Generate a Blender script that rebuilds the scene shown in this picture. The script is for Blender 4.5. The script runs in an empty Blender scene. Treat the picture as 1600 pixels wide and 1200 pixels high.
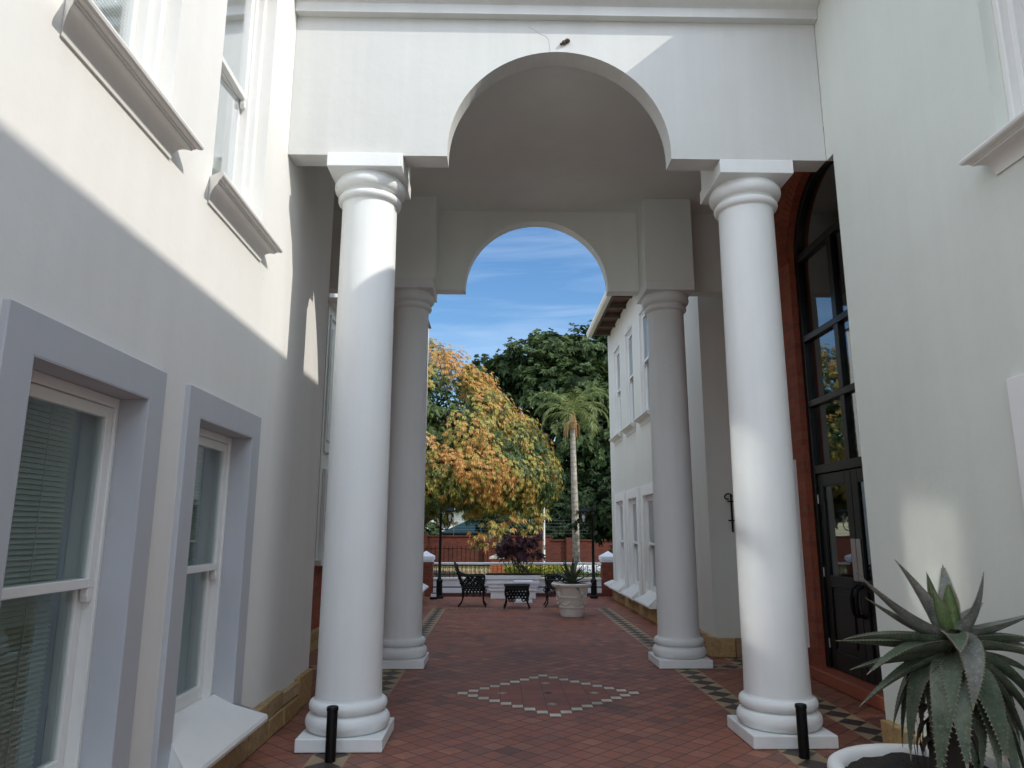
import bpy, bmesh, math, random
from mathutils import Vector, Matrix, Quaternion
R = math.radians
rnd = random.Random(7)
sc = bpy.context.scene
COL = sc.collection
PI = math.pi

# ------------------------------------------------------------------ node helpers
class NT:
    def __init__(s, name):
        s.m = bpy.data.materials.new(name); s.m.use_nodes = True
        s.t = s.m.node_tree; s.t.nodes.clear()
        s.out = s.t.nodes.new('ShaderNodeOutputMaterial')
    def n(s, ty, **kw):
        nd = s.t.nodes.new(ty)
        for k, v in kw.items():
            setattr(nd, k, v)
        return nd
    def put(s, sock, v):
        if isinstance(v, bpy.types.NodeSocket): s.t.links.new(v, sock)
        elif isinstance(v, (tuple, list)):
            sock.default_value = tuple(v) + ((1,) if len(v) == 3 and sock.type == 'RGBA' else ())
        else: sock.default_value = v
    def math(s, op, a, b=None, c=None):
        nd = s.n('ShaderNodeMath', operation=op)
        s.put(nd.inputs[0], a)
        if b is not None: s.put(nd.inputs[1], b)
        if c is not None: s.put(nd.inputs[2], c)
        return nd.outputs[0]
    def mix(s, f, a, b, blend='MIX'):
        nd = s.n('ShaderNodeMix', data_type='RGBA', blend_type=blend)
        s.put(nd.inputs[0], f); s.put(nd.inputs[6], a); s.put(nd.inputs[7], b)
        return nd.outputs[2]
    def pos(s, obj=False):
        if obj: return s.n('ShaderNodeTexCoord').outputs['Object']
        return s.n('ShaderNodeNewGeometry').outputs['Position']
    def noise(s, scale, detail=4, rough=.55, vec=None, dist=0):
        nd = s.n('ShaderNodeTexNoise')
        nd.inputs['Scale'].default_value = scale; nd.inputs['Detail'].default_value = detail
        nd.inputs['Roughness'].default_value = rough; nd.inputs['Distortion'].default_value = dist
        s.t.links.new(vec if vec is not None else s.pos(), nd.inputs['Vector'])
        return nd.outputs['Fac']
    def scalev(s, vec, x, y, z):
        nd = s.n('ShaderNodeMapping'); s.t.links.new(vec, nd.inputs['Vector'])
        nd.inputs['Scale'].default_value = (x, y, z); return nd.outputs[0]
    def ramp(s, f, stops, interp='LINEAR'):
        nd = s.n('ShaderNodeValToRGB'); e = nd.color_ramp.elements; nd.color_ramp.interpolation = interp
        while len(e) < len(stops): e.new(0)
        for el, (p, c) in zip(e, stops):
            el.position = p; el.color = tuple(c) + (1,) if len(c) == 3 else c
        s.put(nd.inputs[0], f); return nd.outputs[0]
    def bump(s, h, strength=.3, dist=.01, normal=None):
        nd = s.n('ShaderNodeBump'); nd.inputs['Strength'].default_value = strength
        nd.inputs['Distance'].default_value = dist; s.put(nd.inputs['Height'], h)
        if normal is not None: s.t.links.new(normal, nd.inputs['Normal'])
        return nd.outputs[0]
    def bsdf(s, col, rough=.6, spec=.5, metal=0, normal=None, **kw):
        b = s.n('ShaderNodeBsdfPrincipled')
        s.put(b.inputs['Base Color'], col); s.put(b.inputs['Roughness'], rough)
        s.put(b.inputs['Specular IOR Level'], spec); b.inputs['Metallic'].default_value = metal
        if normal is not None: s.t.links.new(normal, b.inputs['Normal'])
        for k, v in kw.items(): s.put(b.inputs[k.replace('_', ' ')], v)
        s.t.links.new(b.outputs[0], s.out.inputs[0]); return s.m

def plaster(name, col, var=.06, rough=.75, bumps=.25, streak=.05):
    k = NT(name)
    big = k.noise(.9, 5, .6)
    st = k.noise(1, 4, .6, k.scalev(k.pos(), 5, 5, .35))
    fine = k.noise(160, 3, .6)
    mid = k.noise(14, 3, .6)
    f = k.math('MULTIPLY_ADD', k.math('SUBTRACT', big, .5), var * 2.2, 1.0)
    f = k.math('MULTIPLY_ADD', k.math('SUBTRACT', st, .5), streak * 2, f)
    c = k.n('ShaderNodeVectorMath', operation='SCALE'); c.inputs[0].default_value = col; k.put(c.inputs['Scale'], f)
    h = k.math('ADD', k.math('MULTIPLY', fine, .25), k.math('MULTIPLY', mid, 1.0)); h = k.math('ADD', h, k.math('MULTIPLY', k.noise(2.6, 3, .5), 3.0))
    return k.bsdf(c.outputs[0], rough, .3, normal=k.bump(h, bumps, .006))

def paint(name, col, rough=.35, var=.05, spec=.5, bumps=.06):
    k = NT(name)
    f = k.math('MULTIPLY_ADD', k.math('SUBTRACT', k.noise(6, 4), .5), var * 2, 1.0)
    c = k.n('ShaderNodeVectorMath', operation='SCALE'); c.inputs[0].default_value = col; k.put(c.inputs['Scale'], f)
    return k.bsdf(c.outputs[0], rough, spec, normal=k.bump(k.noise(60, 3), bumps, .004))

def island_mat(name, stops, rough=.8, bumps=.5, nscale=25, bdist=.012, trans=0):
    k = NT(name)
    r = k.n('ShaderNodeNewGeometry').outputs['Random Per Island']
    col = k.ramp(r, stops)
    nz = k.noise(nscale, 5, .65)
    col = k.mix(1.0, col, k.ramp(nz, [(.25, (.62, .6, .58)), (.75, (1.15, 1.12, 1.1))]), 'MULTIPLY')
    return k.bsdf(col, rough, .3, normal=k.bump(nz, bumps, bdist))

def leaf_mat(name, c0, c1, rough=.5, trans=.25, spec=.4, shadec=None):
    k = NT(name)
    r = k.n('ShaderNodeNewGeometry').outputs['Random Per Island']
    col = k.ramp(r, [(0, c0), (1, c1)])
    b = k.n('ShaderNodeBsdfPrincipled'); k.put(b.inputs['Base Color'], col)
    b.inputs['Roughness'].default_value = rough; b.inputs['Specular IOR Level'].default_value = spec
    t = k.n('ShaderNodeBsdfTranslucent'); k.put(t.inputs[0], col)
    ms = k.n('ShaderNodeMixShader'); ms.inputs[0].default_value = trans
    k.t.links.new(b.outputs[0], ms.inputs[1]); k.t.links.new(t.outputs[0], ms.inputs[2])
    k.t.links.new(ms.outputs[0], k.out.inputs[0]); return k.m

def glass_mat(name, tint=(1, 1, 1), boost=1.8, rough=.0):
    k = NT(name)
    fr = k.n('ShaderNodeFresnel'); bf = k.n('ShaderNodeNewGeometry').outputs['Backfacing']
    k.put(fr.inputs[0], k.math('MULTIPLY_ADD', bf, 1 / 1.52 - 1.52, 1.52))
    f = k.math('MINIMUM', k.math('MULTIPLY', fr.outputs[0], boost), 1.0)
    tr = k.n('ShaderNodeBsdfTransparent'); tr.inputs[0].default_value = (*tint, 1)
    gl = k.n('ShaderNodeBsdfGlossy'); gl.inputs['Roughness'].default_value = rough
    gl.inputs['Color'].default_value = (.95, .97, 1, 1)
    gl_n = k.bump(k.noise(1.6, 2, .5), .05, .02); k.t.links.new(gl_n, gl.inputs['Normal'])
    ms = k.n('ShaderNodeMixShader'); k.put(ms.inputs[0], f)
    k.t.links.new(tr.outputs[0], ms.inputs[1]); k.t.links.new(gl.outputs[0], ms.inputs[2])
    k.t.links.new(ms.outputs[0], k.out.inputs[0]); return k.m

def brick_mat(name, axis, c1=(.36, .092, .046), c2=(.26, .066, .036), mortar=(.22, .12, .085)):
    k = NT(name)
    sp = k.n('ShaderNodeSeparateXYZ'); k.t.links.new(k.pos(), sp.inputs[0])
    cb = k.n('ShaderNodeCombineXYZ')
    k.put(cb.inputs[0], k.math('ADD', sp.outputs[0], sp.outputs[1])); k.t.links.new(sp.outputs[2], cb.inputs[1])
    b = k.n('ShaderNodeTexBrick'); k.t.links.new(cb.outputs[0], b.inputs['Vector'])
    b.inputs['Color1'].default_value = (*c1, 1); b.inputs['Color2'].default_value = (*c2, 1)
    b.inputs['Mortar'].default_value = (*mortar, 1); b.inputs['Scale'].default_value = 1
    b.inputs['Mortar Size'].default_value = .006; b.inputs['Brick Width'].default_value = .232
    b.inputs['Row Height'].default_value = .083; b.inputs['Mortar Smooth'].default_value = .2
    nz = k.noise(9, 4)
    col = k.mix(.5, b.outputs['Color'], k.ramp(nz, [(.3, (.7, .65, .6)), (.7, (1.1, 1.05, 1))]), 'MULTIPLY')
    h = k.math('SUBTRACT', k.math('MULTIPLY', k.noise(80, 3), .3), b.outputs['Fac'])
    return k.bsdf(col, .75, .3, normal=k.bump(h, .5, .006))

# ------------------------------------------------------------------ materials
M = {}
M['wall_left'] = plaster('plaster_left', (.745, .735, .70), .06, streak=.05)
M['wall_right'] = plaster('plaster_right', (.665, .69, .63), .08, streak=.05)
M['wall_rear'] = plaster('plaster_rear', (.66, .655, .60), .06, streak=.06)
M['portico'] = plaster('plaster_portico', (.61, .615, .59), .08, streak=.10)
M['ceiling'] = plaster('plaster_ceiling', (.81, .86, .82), .08, streak=.03)
M['column'] = plaster('column_paint', (.79, .81, .80), .06, rough=.7, bumps=.3, streak=.09)
M['sill'] = plaster('sill_paint', (.72, .71, .68), .05, rough=.5, bumps=.15)
M['surround_grey'] = plaster('surround_grey', (.45, .463, .488), .05, rough=.6, bumps=.15)
M['surround_white'] = plaster('surround_white', (.80, .80, .78), .04, rough=.6, bumps=.15)
M['white'] = paint('white_gloss_paint', (.74, .735, .71), .3, .04)
M['black'] = paint('black_metal', (.004, .004, .0045), .45, .1, .25)
M['iron'] = paint('black_cast_iron', (.005, .005, .005), .5, .15, .25)
M['door'] = paint('door_paint', (.005, .007, .008), .3, .1, .35)
M['bracket'] = M['black']
M['glass'] = glass_mat('window_glass', (.86, .91, .89), 1.15)
M['glass_coated'] = glass_mat('coated_window_glass', (.88, .92, .90), 5.0, .07)  # reflectance raised beyond plain glass to throw sun patches
M['glass_dark'] = glass_mat('entrance_glass', (.5, .55, .53), 1.6)
M['blind'] = paint('blind_slat', (.70, .71, .68), .5, .03)
M['blind_dark'] = paint('blind_slat_dark', (.30, .32, .30), .5, .05)
M['blind_grey'] = paint('blind_slat_grey', (.29, .33, .30), .5, .05)
M['curtain'] = paint('side_curtain', (.36, .42, .48), .7, .05)
M['interior'] = paint('interior_dark', (.10, .10, .10), .9, .02)
M['steel'] = None
k = NT('hammered_steel'); M['steel'] = k.bsdf((.55, .53, .5), .38, .5, 1, normal=k.bump(k.noise(140, 3), .9, .004))
k = NT('brass'); M['brass'] = k.bsdf((.5, .36, .12), .35, .5, 1)
M['brickX'] = brick_mat('brick_facing_sideways', 'X')
M['brickY'] = brick_mat('brick_facing_front', 'Y')
M['brickPier'] = brick_mat('pier_brick', 'Y', (.25, .06, .035), (.17, .042, .026), (.14, .08, .06))
M['brickFar'] = brick_mat('boundary_brick', 'Y', (.15, .038, .024), (.095, .026, .017), (.09, .05, .036))  # brick tone lowered to carry the shade of the trees
M['stone'] = island_mat('sandstone', [(0, (.40, .26, .11)), (.35, (.52, .37, .18)), (.7, (.36, .25, .13)), (1, (.56, .43, .25))], .85, .7, 22, .015)
M['mortar'] = paint('stone_mortar', (.42, .36, .27), .9)
M['soil'] = island_mat('soil', [(0, (.03, .025, .02)), (1, (.06, .05, .045))], .95, 1, 60, .02)
M['potwhite'] = plaster('pot_white', (.78, .77, .74), .05, rough=.55, bumps=.2)
M['potstone'] = plaster('pot_cast_stone', (.70, .67, .61), .12, rough=.8, bumps=.5, streak=.1)
M['planter'] = plaster('planter_paint', (.80, .82, .85), .05, rough=.5, bumps=.1)
M['kerbgrey'] = paint('kerb_band_grey', (.10, .12, .15), .6)
M['maroon'] = paint('maroon_skirting', (.09, .03, .025), .6)
M['step'] = paint('red_step_tile', (.30, .085, .045), .45, .12)
M['gutter'] = paint('gutter_cream', (.72, .69, .6), .4)
M['rafter'] = paint('rafter_brown', (.10, .075, .055), .7)
M['roof'] = paint('roof_tile', (.20, .10, .07), .7)
M['teal'] = None
k = NT('teal_roof_sheet')
sp = k.n('ShaderNodeSeparateXYZ'); k.t.links.new(k.pos(), sp.inputs[0])
wv = k.math('FRACT', k.math('MULTIPLY', sp.outputs[2], 7.0))
M['teal'] = k.bsdf(k.mix(k.math('GREATER_THAN', wv, .8), (.014, .04, .046), (.006, .016, .02)), .8, .15)
k = NT('green_roof_sheet')
sp = k.n('ShaderNodeSeparateXYZ'); k.t.links.new(k.pos(), sp.inputs[0])
wv = k.math('FRACT', k.math('MULTIPLY', sp.outputs[0], 4.5))
M['greenroof'] = k.bsdf(k.mix(k.math('GREATER_THAN', wv, .7), (.22, .33, .2), (.1, .17, .1)), .6, .3)
M['housewhite'] = plaster('house_white', (.78, .77, .70), .06)
M['bark'] = None
k = NT('bark'); nz = k.noise(1, 5, .6, k.scalev(k.pos(), 18, 18, 4)); M['bark'] = k.bsdf(k.ramp(nz, [(.3, (.05, .035, .025)), (.7, (.16, .12, .09))]), .9, .2, normal=k.bump(nz, .8, .03))
k = NT('palm_bark'); sp = k.n('ShaderNodeSeparateXYZ'); k.t.links.new(k.pos(), sp.inputs[0])
rg = k.math('FRACT', k.math('MULTIPLY', sp.outputs[2], 5.5)); nz = k.noise(7, 4)
M['palmbark'] = k.bsdf(k.mix(k.math('MULTIPLY', k.math('GREATER_THAN', rg, .8), .5), k.ramp(nz, [(.3, (.22, .19, .15)), (.7, (.46, .42, .36))]), (.14, .11, .08)), .9, .2)
M['leaf_green'] = leaf_mat('mango_leaf_green', (.022, .050, .010), (.085, .12, .02), .42, .15)
M['leaf_orange'] = leaf_mat('mango_leaf_orange', (.44, .20, .05), (.58, .33, .09), .5, .25)
M['leaf_yellow'] = leaf_mat('mango_leaf_yellow', (.27, .25, .05), (.46, .38, .09), .5, .25)
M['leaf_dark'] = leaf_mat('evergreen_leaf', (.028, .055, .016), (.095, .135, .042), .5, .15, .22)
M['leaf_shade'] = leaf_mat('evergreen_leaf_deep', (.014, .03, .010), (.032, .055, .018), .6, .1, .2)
M['leaf_palm'] = leaf_mat('palm_leaflet', (.10, .14, .038), (.30, .34, .11), .4, .3)
M['leaf_palm_dead'] = leaf_mat('palm_dead_leaf', (.30, .14, .05), (.40, .24, .10), .7, .2)
M['leaf_purple'] = leaf_mat('purple_leaf', (.035, .012, .018), (.075, .022, .03), .45, .1)
M['leaf_yellowgreen'] = leaf_mat('golden_shrub_leaf', (.16, .19, .02), (.40, .36, .05), .5, .25)
M['leaf_lawn'] = leaf_mat('lawn_blade', (.08, .12, .02), (.20, .22, .05), .6, .2)
M['flower'] = leaf_mat('white_petal', (.6, .6, .6), (.8, .8, .8), .6, .2)
M['sign_purple'] = paint('sign_purple', (.12, .03, .06), .5)
M['pillar_orange'] = brick_mat('orange_brick', 'Y', (.55, .16, .06), (.42, .11, .05), (.4, .3, .2))
M['lampglass'] = glass_mat('lantern_glass', (.9, .9, .88), .9)
M['bulb'] = paint('lamp_bulb_white', (.75, .75, .72), .3)
M['nest'] = paint('mud_nest', (.10, .07, .045), .9, .2)
M['crack'] = paint('crack_shadow', (.36, .34, .31), .9)  # even grey of the hairline crack in the beam
M['hose_cap'] = M['black']

# aloe skins
def aloe_mat(name, base, tip, edge):
    k = NT(name)
    nz = k.noise(30, 5, .65); n2 = k.noise(7, 3)
    col = k.mix(k.ramp(n2, [(.35, (0, 0, 0)), (.65, (1, 1, 1))]), base, tip)
    sp_ = k.noise(85, 3, .6)
    col = k.mix(k.math('MULTIPLY', k.math('GREATER_THAN', sp_, .60), .55), col, edge)
    col = k.mix(1.0, col, k.ramp(nz, [(.3, (.72, .72, .72)), (.7, (1.2, 1.2, 1.2))]), 'MULTIPLY')
    return k.bsdf(col, .5, .45, normal=k.bump(nz, .3, .006))
M['aloe_grey'] = aloe_mat('aloe_leaf_grey', (.09, .105, .085), (.19, .195, .17), (.30, .28, .24))
M['aloe_green'] = aloe_mat('aloe_leaf_green', (.045, .072, .042), (.10, .125, .08), (.18, .18, .13))
M['aloe_young'] = aloe_mat('aloe_leaf_young', (.075, .13, .03), (.12, .15, .08), (.2, .2, .14))
M['aloe_tooth'] = paint('aloe_tooth', (.23, .19, .13), .6)
M['agave'] = aloe_mat('agave_leaf', (.03, .045, .028), (.10, .12, .08), (.14, .15, .10))
M['thatch'] = paint('dead_leaf_thatch', (.035, .026, .02), .9, .3)

# floor tiles ------------------------------------------------------------
def floor_material():
    k = NT('quarry_tile_paving')
    sp = k.n('ShaderNodeSeparateXYZ'); k.t.links.new(k.pos(), sp.inputs[0])
    x0 = k.math('SUBTRACT', sp.outputs[0], .525); y0 = k.math('SUBTRACT', sp.outputs[1], 7.72)
    S = .1520
    q = .70711 / S
    a = k.math('MULTIPLY', k.math('ADD', x0, y0), q); b = k.math('MULTIPLY', k.math('SUBTRACT', x0, y0), q)
    a = k.math('ADD', a, .5); b = k.math('ADD', b, .5)
    def grid(u, v, w):
        gu = k.math('ABSOLUTE', k.math('SUBTRACT', k.math('FRACT', u), .5)); gv = k.math('ABSOLUTE', k.math('SUBTRACT', k.math('FRACT', v), .5))
        return k.math('GREATER_THAN', k.math('MAXIMUM', gu, gv), .5 - w)
    def rid(u, v):
        cb = k.n('ShaderNodeCombineXYZ'); k.put(cb.inputs[0], k.math('FLOOR', u)); k.put(cb.inputs[1], k.math('FLOOR', v))
        w = k.n('ShaderNodeTexWhiteNoise', noise_dimensions='2D'); k.t.links.new(cb.outputs[0], w.inputs['Vector']); return w.outputs['Value']
    reds = [(0, (.19, .085, .060)), (.1, (.26, .098, .062)), (.45, (.325, .120, .072)), (.75, (.28, .112, .076)), (.92, (.38, .155, .092)), (1, (.18, .085, .065))]
    col = k.ramp(rid(a, b), reds)
    gr = grid(a, b, .030)
    # inlay
    s = .1075
    c = k.math('MULTIPLY', x0, 1 / s); d = k.math('MULTIPLY', y0, 1 / (s * 1.03))
    ci = k.math('FLOOR', k.math('ADD', c, .5)); di = k.math('FLOOR', k.math('ADD', d, .5))
    man = k.math('ADD', k.math('ABSOLUTE', ci), k.math('ABSOLUTE', di))
    is_edge = k.math('COMPARE', man, 8, .1); inside = k.math('LESS_THAN', man, 7.5)
    c2 = k.math('ADD', c, .5); d2 = k.math('ADD', d, .5)
    cream = k.ramp(rid(c2, d2), [(0, (.56, .52, .40)), (.6, (.68, .63, .50)), (1, (.46, .43, .35))])
    col = k.mix(inside, col, k.ramp(rid(k.math('MULTIPLY', c2, .5), k.math('MULTIPLY', d2, .5)), [(0, (.26, .09, .056)), (1, (.33, .112, .062))]))
    col = k.mix(is_edge, col, cream)
    def dia(cx, cy, r):
        return k.math('LESS_THAN', k.math('ADD', k.math('ABSOLUTE', k.math('SUBTRACT', c, cx)), k.math('ABSOLUTE', k.math('SUBTRACT', d, cy))), r)
    for cx, cy in ((4.3, 0), (-4.3, 0), (0, 4.3), (0, -4.3)):
        col = k.mix(dia(cx, cy, .5), col, (.42, .34, .24))
    col = k.mix(dia(0, 0, .5), col, (.05, .04, .045))
    g2 = k.math('MULTIPLY', inside, grid(k.math('MULTIPLY', c2, .5), k.math('MULTIPLY', d2, .5), .013))
    g3 = k.math('MULTIPLY', is_edge, grid(c2, d2, .04))
    notin = k.math('SUBTRACT', 1, k.math('MAXIMUM', inside, is_edge))
    gr = k.math('MAXIMUM', k.math('MULTIPLY', gr, notin), k.math('MAXIMUM', g2, g3))
    # border bands: cream with black diamonds, edged by thin cream lines
    def band(u, v, c0, half, v0, v1):
        uu = k.math('DIVIDE', k.math('SUBTRACT', u, c0), half)           # -1..1 across
        inb = k.math('LESS_THAN', k.math('ABSOLUTE', uu), 1)
        inb = k.math('MULTIPLY', inb, k.math('MULTIPLY', k.math('GREATER_THAN', v, v0), k.math('LESS_THAN', v, v1)))
        w = k.math('ABSOLUTE', k.math('SUBTRACT', k.math('FRACT', k.math('DIVIDE', v, half * 2.06)), .5))
        dm = k.math('ADD', k.math('MULTIPLY', w, 2), k.math('ABSOLUTE', uu))
        return inb, dm
    X, Y = sp.outputs[0], sp.outputs[1]
    for (u, v, c0, half, v0, v1) in ((X, Y, -1.19, .135, 5.2, 15.72), (X, Y, 2.23, .135, 5.2, 15.72), (X, Y, 3.04, .13, 5.0, 9.75),
                                     (Y, X, 9.12, .13, -2.5, -1.33), (Y, X, 9.12, .13, 2.37, 2.9)):
        inb, dm = band(u, v, c0, half, v0, v1)
        bc = k.mix(k.math('LESS_THAN', dm, .93), (.38, .28, .17), (.065, .05, .043))
        bc = k.mix(k.math('COMPARE', dm, .96, .04), bc, (.10, .07, .05))
        col = k.mix(inb, col, bc); gr = k.math('MULTIPLY', gr, k.math('SUBTRACT', 1, inb))
    inb, dm = band(Y, X, 15.72, .05, -1.05, 2.1)
    col = k.mix(inb, col, k.mix(k.math('LESS_THAN', dm, .9), (.40, .34, .24), (.12, .06, .05)))
    # grime
    nz = k.noise(.8, 6, .62, dist=.6); n2 = k.noise(9, 4, .6)
    col = k.mix(gr, col, (.07, .05, .042))
    col = k.mix(k.ramp(nz, [(.50, (0, 0, 0)), (.72, (.5, .5, .5))]), col, (.06, .048, .043))
    col = k.mix(1, col, k.ramp(n2, [(.3, (.8, .8, .8)), (.7, (1.12, 1.1, 1.08))]), 'MULTIPLY')
    rough = k.math('MULTIPLY_ADD', n2, .3, .38)
    h = k.math('SUBTRACT', k.math('MULTIPLY', rid(a, b), .5), gr)
    h = k.math('ADD', h, k.math('MULTIPLY', n2, .4))
    return k.bsdf(col, rough, .4, normal=k.bump(h, .35, .004))
M['floor'] = floor_material()
def ground_material():
    k = NT('dry_lawn_ground')
    n1 = k.noise(.22, 5, .6); n2 = k.noise(3, 5, .65)
    g = k.ramp(n2, [(.3, (.05, .075, .018)), (.7, (.15, .16, .05))])
    s_ = k.ramp(n2, [(.3, (.30, .21, .11)), (.7, (.46, .35, .21))])
    sp = k.n('ShaderNodeSeparateXYZ'); k.t.links.new(k.pos(), sp.inputs[0])
    f = k.math('ADD', k.math('MULTIPLY', k.math('SUBTRACT', sp.outputs[0], .0), .9), k.math('MULTIPLY', k.math('SUBTRACT', n1, .5), 4))
    f = k.math('MINIMUM', k.math('MAXIMUM', f, 0), 1)
    f = k.math('MAXIMUM', f, k.math('GREATER_THAN', k.math('ADD', sp.outputs[1], k.math('MULTIPLY', n2, 3)), 33.5))
    return k.bsdf(k.mix(f, s_, g), .95, .2, normal=k.bump(n2, .6, .05))
M['ground'] = ground_material()

# ------------------------------------------------------------------ mesh builder
class MB:
    def __init__(s): s.v = []; s.f = []; s.mi = []
    def add(s, vs, fs, mi=0):
        o = len(s.v); s.v += [tuple(p) for p in vs]; s.f += [tuple(i + o for i in f) for f in fs]; s.mi += [mi] * len(fs)
    def box(s, x0, x1, y0, y1, z0, z1, mi=0):
        s.add([(x0, y0, z0), (x1, y0, z0), (x1, y1, z0), (x0, y1, z0), (x0, y0, z1), (x1, y0, z1), (x1, y1, z1), (x0, y1, z1)],
              [(0, 3, 2, 1), (4, 5, 6, 7), (0, 1, 5, 4), (1, 2, 6, 5), (2, 3, 7, 6), (3, 0, 4, 7)], mi)
    def lathe(s, prof, n=48, c=(0, 0, 0), mi=0, cap=True):
        o = len(s.v)
        for r, z in prof:
            for i in range(n):
                a = 2 * PI * i / n; s.v.append((c[0] + r * math.cos(a), c[1] + r * math.sin(a), c[2] + z))
        for j in range(len(prof) - 1):
            for i in range(n):
                i2 = (i + 1) % n
                s.f.append((o + j * n + i, o + j * n + i2, o + (j + 1) * n + i2, o + (j + 1) * n + i)); s.mi.append(mi)
        if cap:
            s.f.append(tuple(o + i for i in reversed(range(n)))); s.f.append(tuple(o + (len(prof) - 1) * n + i for i in range(n))); s.mi += [mi, mi]
    def tube(s, pts, rad, n=8, mi=0, closed=False):
        pts = [Vector(p) for p in pts]; m = len(pts)
        if not hasattr(rad, '__len__'): rad = [rad] * m
        o = len(s.v); prev = None
        for i, p in enumerate(pts):
            if closed: t = pts[(i + 1) % m] - pts[i - 1]
            else: t = pts[min(i + 1, m - 1)] - pts[max(i - 1, 0)]
            t = t.normalized() if t.length > 1e-9 else Vector((0, 0, 1))
            if prev is None:
                up = Vector((0, 0, 1)) if abs(t.z) < .9 else Vector((1, 0, 0)); a = t.cross(up).normalized()
            else: a = (prev - t * prev.dot(t)).normalized()
            prev = a; b = t.cross(a)
            for j in range(n):
                w = 2 * PI * j / n; s.v.append(tuple(p + (a * math.cos(w) + b * math.sin(w)) * rad[i]))
        for i in range(m if closed else m - 1):
            for j in range(n):
                j2 = (j + 1) % n; i2 = (i + 1) % m
                s.f.append((o + i * n + j, o + i * n + j2, o + i2 * n + j2, o + i2 * n + j)); s.mi.append(mi)
        if not closed:
            s.f.append(tuple(o + j for j in reversed(range(n)))); s.f.append(tuple(o + (m - 1) * n + j for j in range(n))); s.mi += [mi, mi]
    def ring(s, c, r, axis, tr, n=14, m=6):
        c = Vector(c); ax = Vector(axis).normalized()
        a = ax.cross(Vector((0, 0, 1)) if abs(ax.z) < .9 else Vector((1, 0, 0))).normalized(); b = ax.cross(a)
        s.tube([c + (a * math.cos(2 * PI * i / n) + b * math.sin(2 * PI * i / n)) * r for i in range(n)], tr, m, closed=True)
    def ball(s, c, r, n=12, sz=1.0):
        s.lathe([(max(1e-4, r * math.sin(PI * j / 8)), -r * sz * math.cos(PI * j / 8)) for j in range(9)], n, c)
    def prism(s, poly, y0, y1, axis='Y', mi=0):
        """poly of (a,b): axis Y -> (x=a,z=b); axis X -> (y=a,z=b); axis Z -> (x=a,y=b)"""
        n = len(poly)
        f = {'Y': lambda a, b, t: (a, t, b), 'X': lambda a, b, t: (t, a, b), 'Z': lambda a, b, t: (a, b, t)}[axis]
        vs = [f(a, b, y0) for a, b in poly] + [f(a, b, y1) for a, b in poly]
        fs = [tuple(range(n)), tuple(reversed(range(n, 2 * n)))] + [(i, i + n, (i + 1) % n + n, (i + 1) % n) for i in range(n)]
        s.add(vs, fs, mi)
    def build(s, name, mats, parent=None, smooth=None, bevel=0, origin=None, recalc=True, merge=False):
        off = Vector((0, 0, 0))
        p = parent
        while p is not None: off += p.location; p = p.parent
        if origin is not None: loc = Vector(origin)
        else: loc = off.copy()
        me = bpy.data.meshes.new(name)
        me.from_pydata([(v[0] - loc.x, v[1] - loc.y, v[2] - loc.z) for v in s.v], [], s.f)
        if not isinstance(mats, (list, tuple)): mats = [mats]
        for m in mats: me.materials.append(m)
        if len(mats) > 1: me.polygons.foreach_set('material_index', s.mi)
        if recalc or merge:
            bm = bmesh.new(); bm.from_mesh(me)
            if merge: bmesh.ops.remove_doubles(bm, verts=bm.verts, dist=1e-4)
            if recalc: bmesh.ops.recalc_face_normals(bm, faces=bm.faces)
            bm.to_mesh(me); bm.free()
        if smooth is not None:
            me.polygons.foreach_set('use_smooth', [True] * len(me.polygons))
            me.set_sharp_from_angle(angle=R(smooth))
        me.update()
        o = bpy.data.objects.new(name, me); COL.objects.link(o)
        o.location = loc - off
        if parent is not None: o.parent = parent
        if bevel:
            b = o.modifiers.new('bevel', 'BEVEL'); b.width = bevel; b.segments = 2; b.limit_method = 'ANGLE'; b.angle_limit = R(40)
        return o

def tag(o, label=None, cat=None, group=None, kind=None):
    if label: o['label'] = label
    if cat: o['category'] = cat
    if group: o['group'] = group
    if kind: o['kind'] = kind
    return o
def thing(name, label, cat, loc=(0, 0, 0), group=None):
    o = bpy.data.objects.new(name, None); o.empty_display_size = .2; COL.objects.link(o); o.location = loc
    return tag(o, label, cat, group)
def copy_tree(o, parent=None):
    c = o.copy(); COL.objects.link(c)
    if parent is not None: c.parent = parent
    for ch in [q for q in bpy.data.objects if q.parent == o]: copy_tree(ch, c)
    return c

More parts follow.
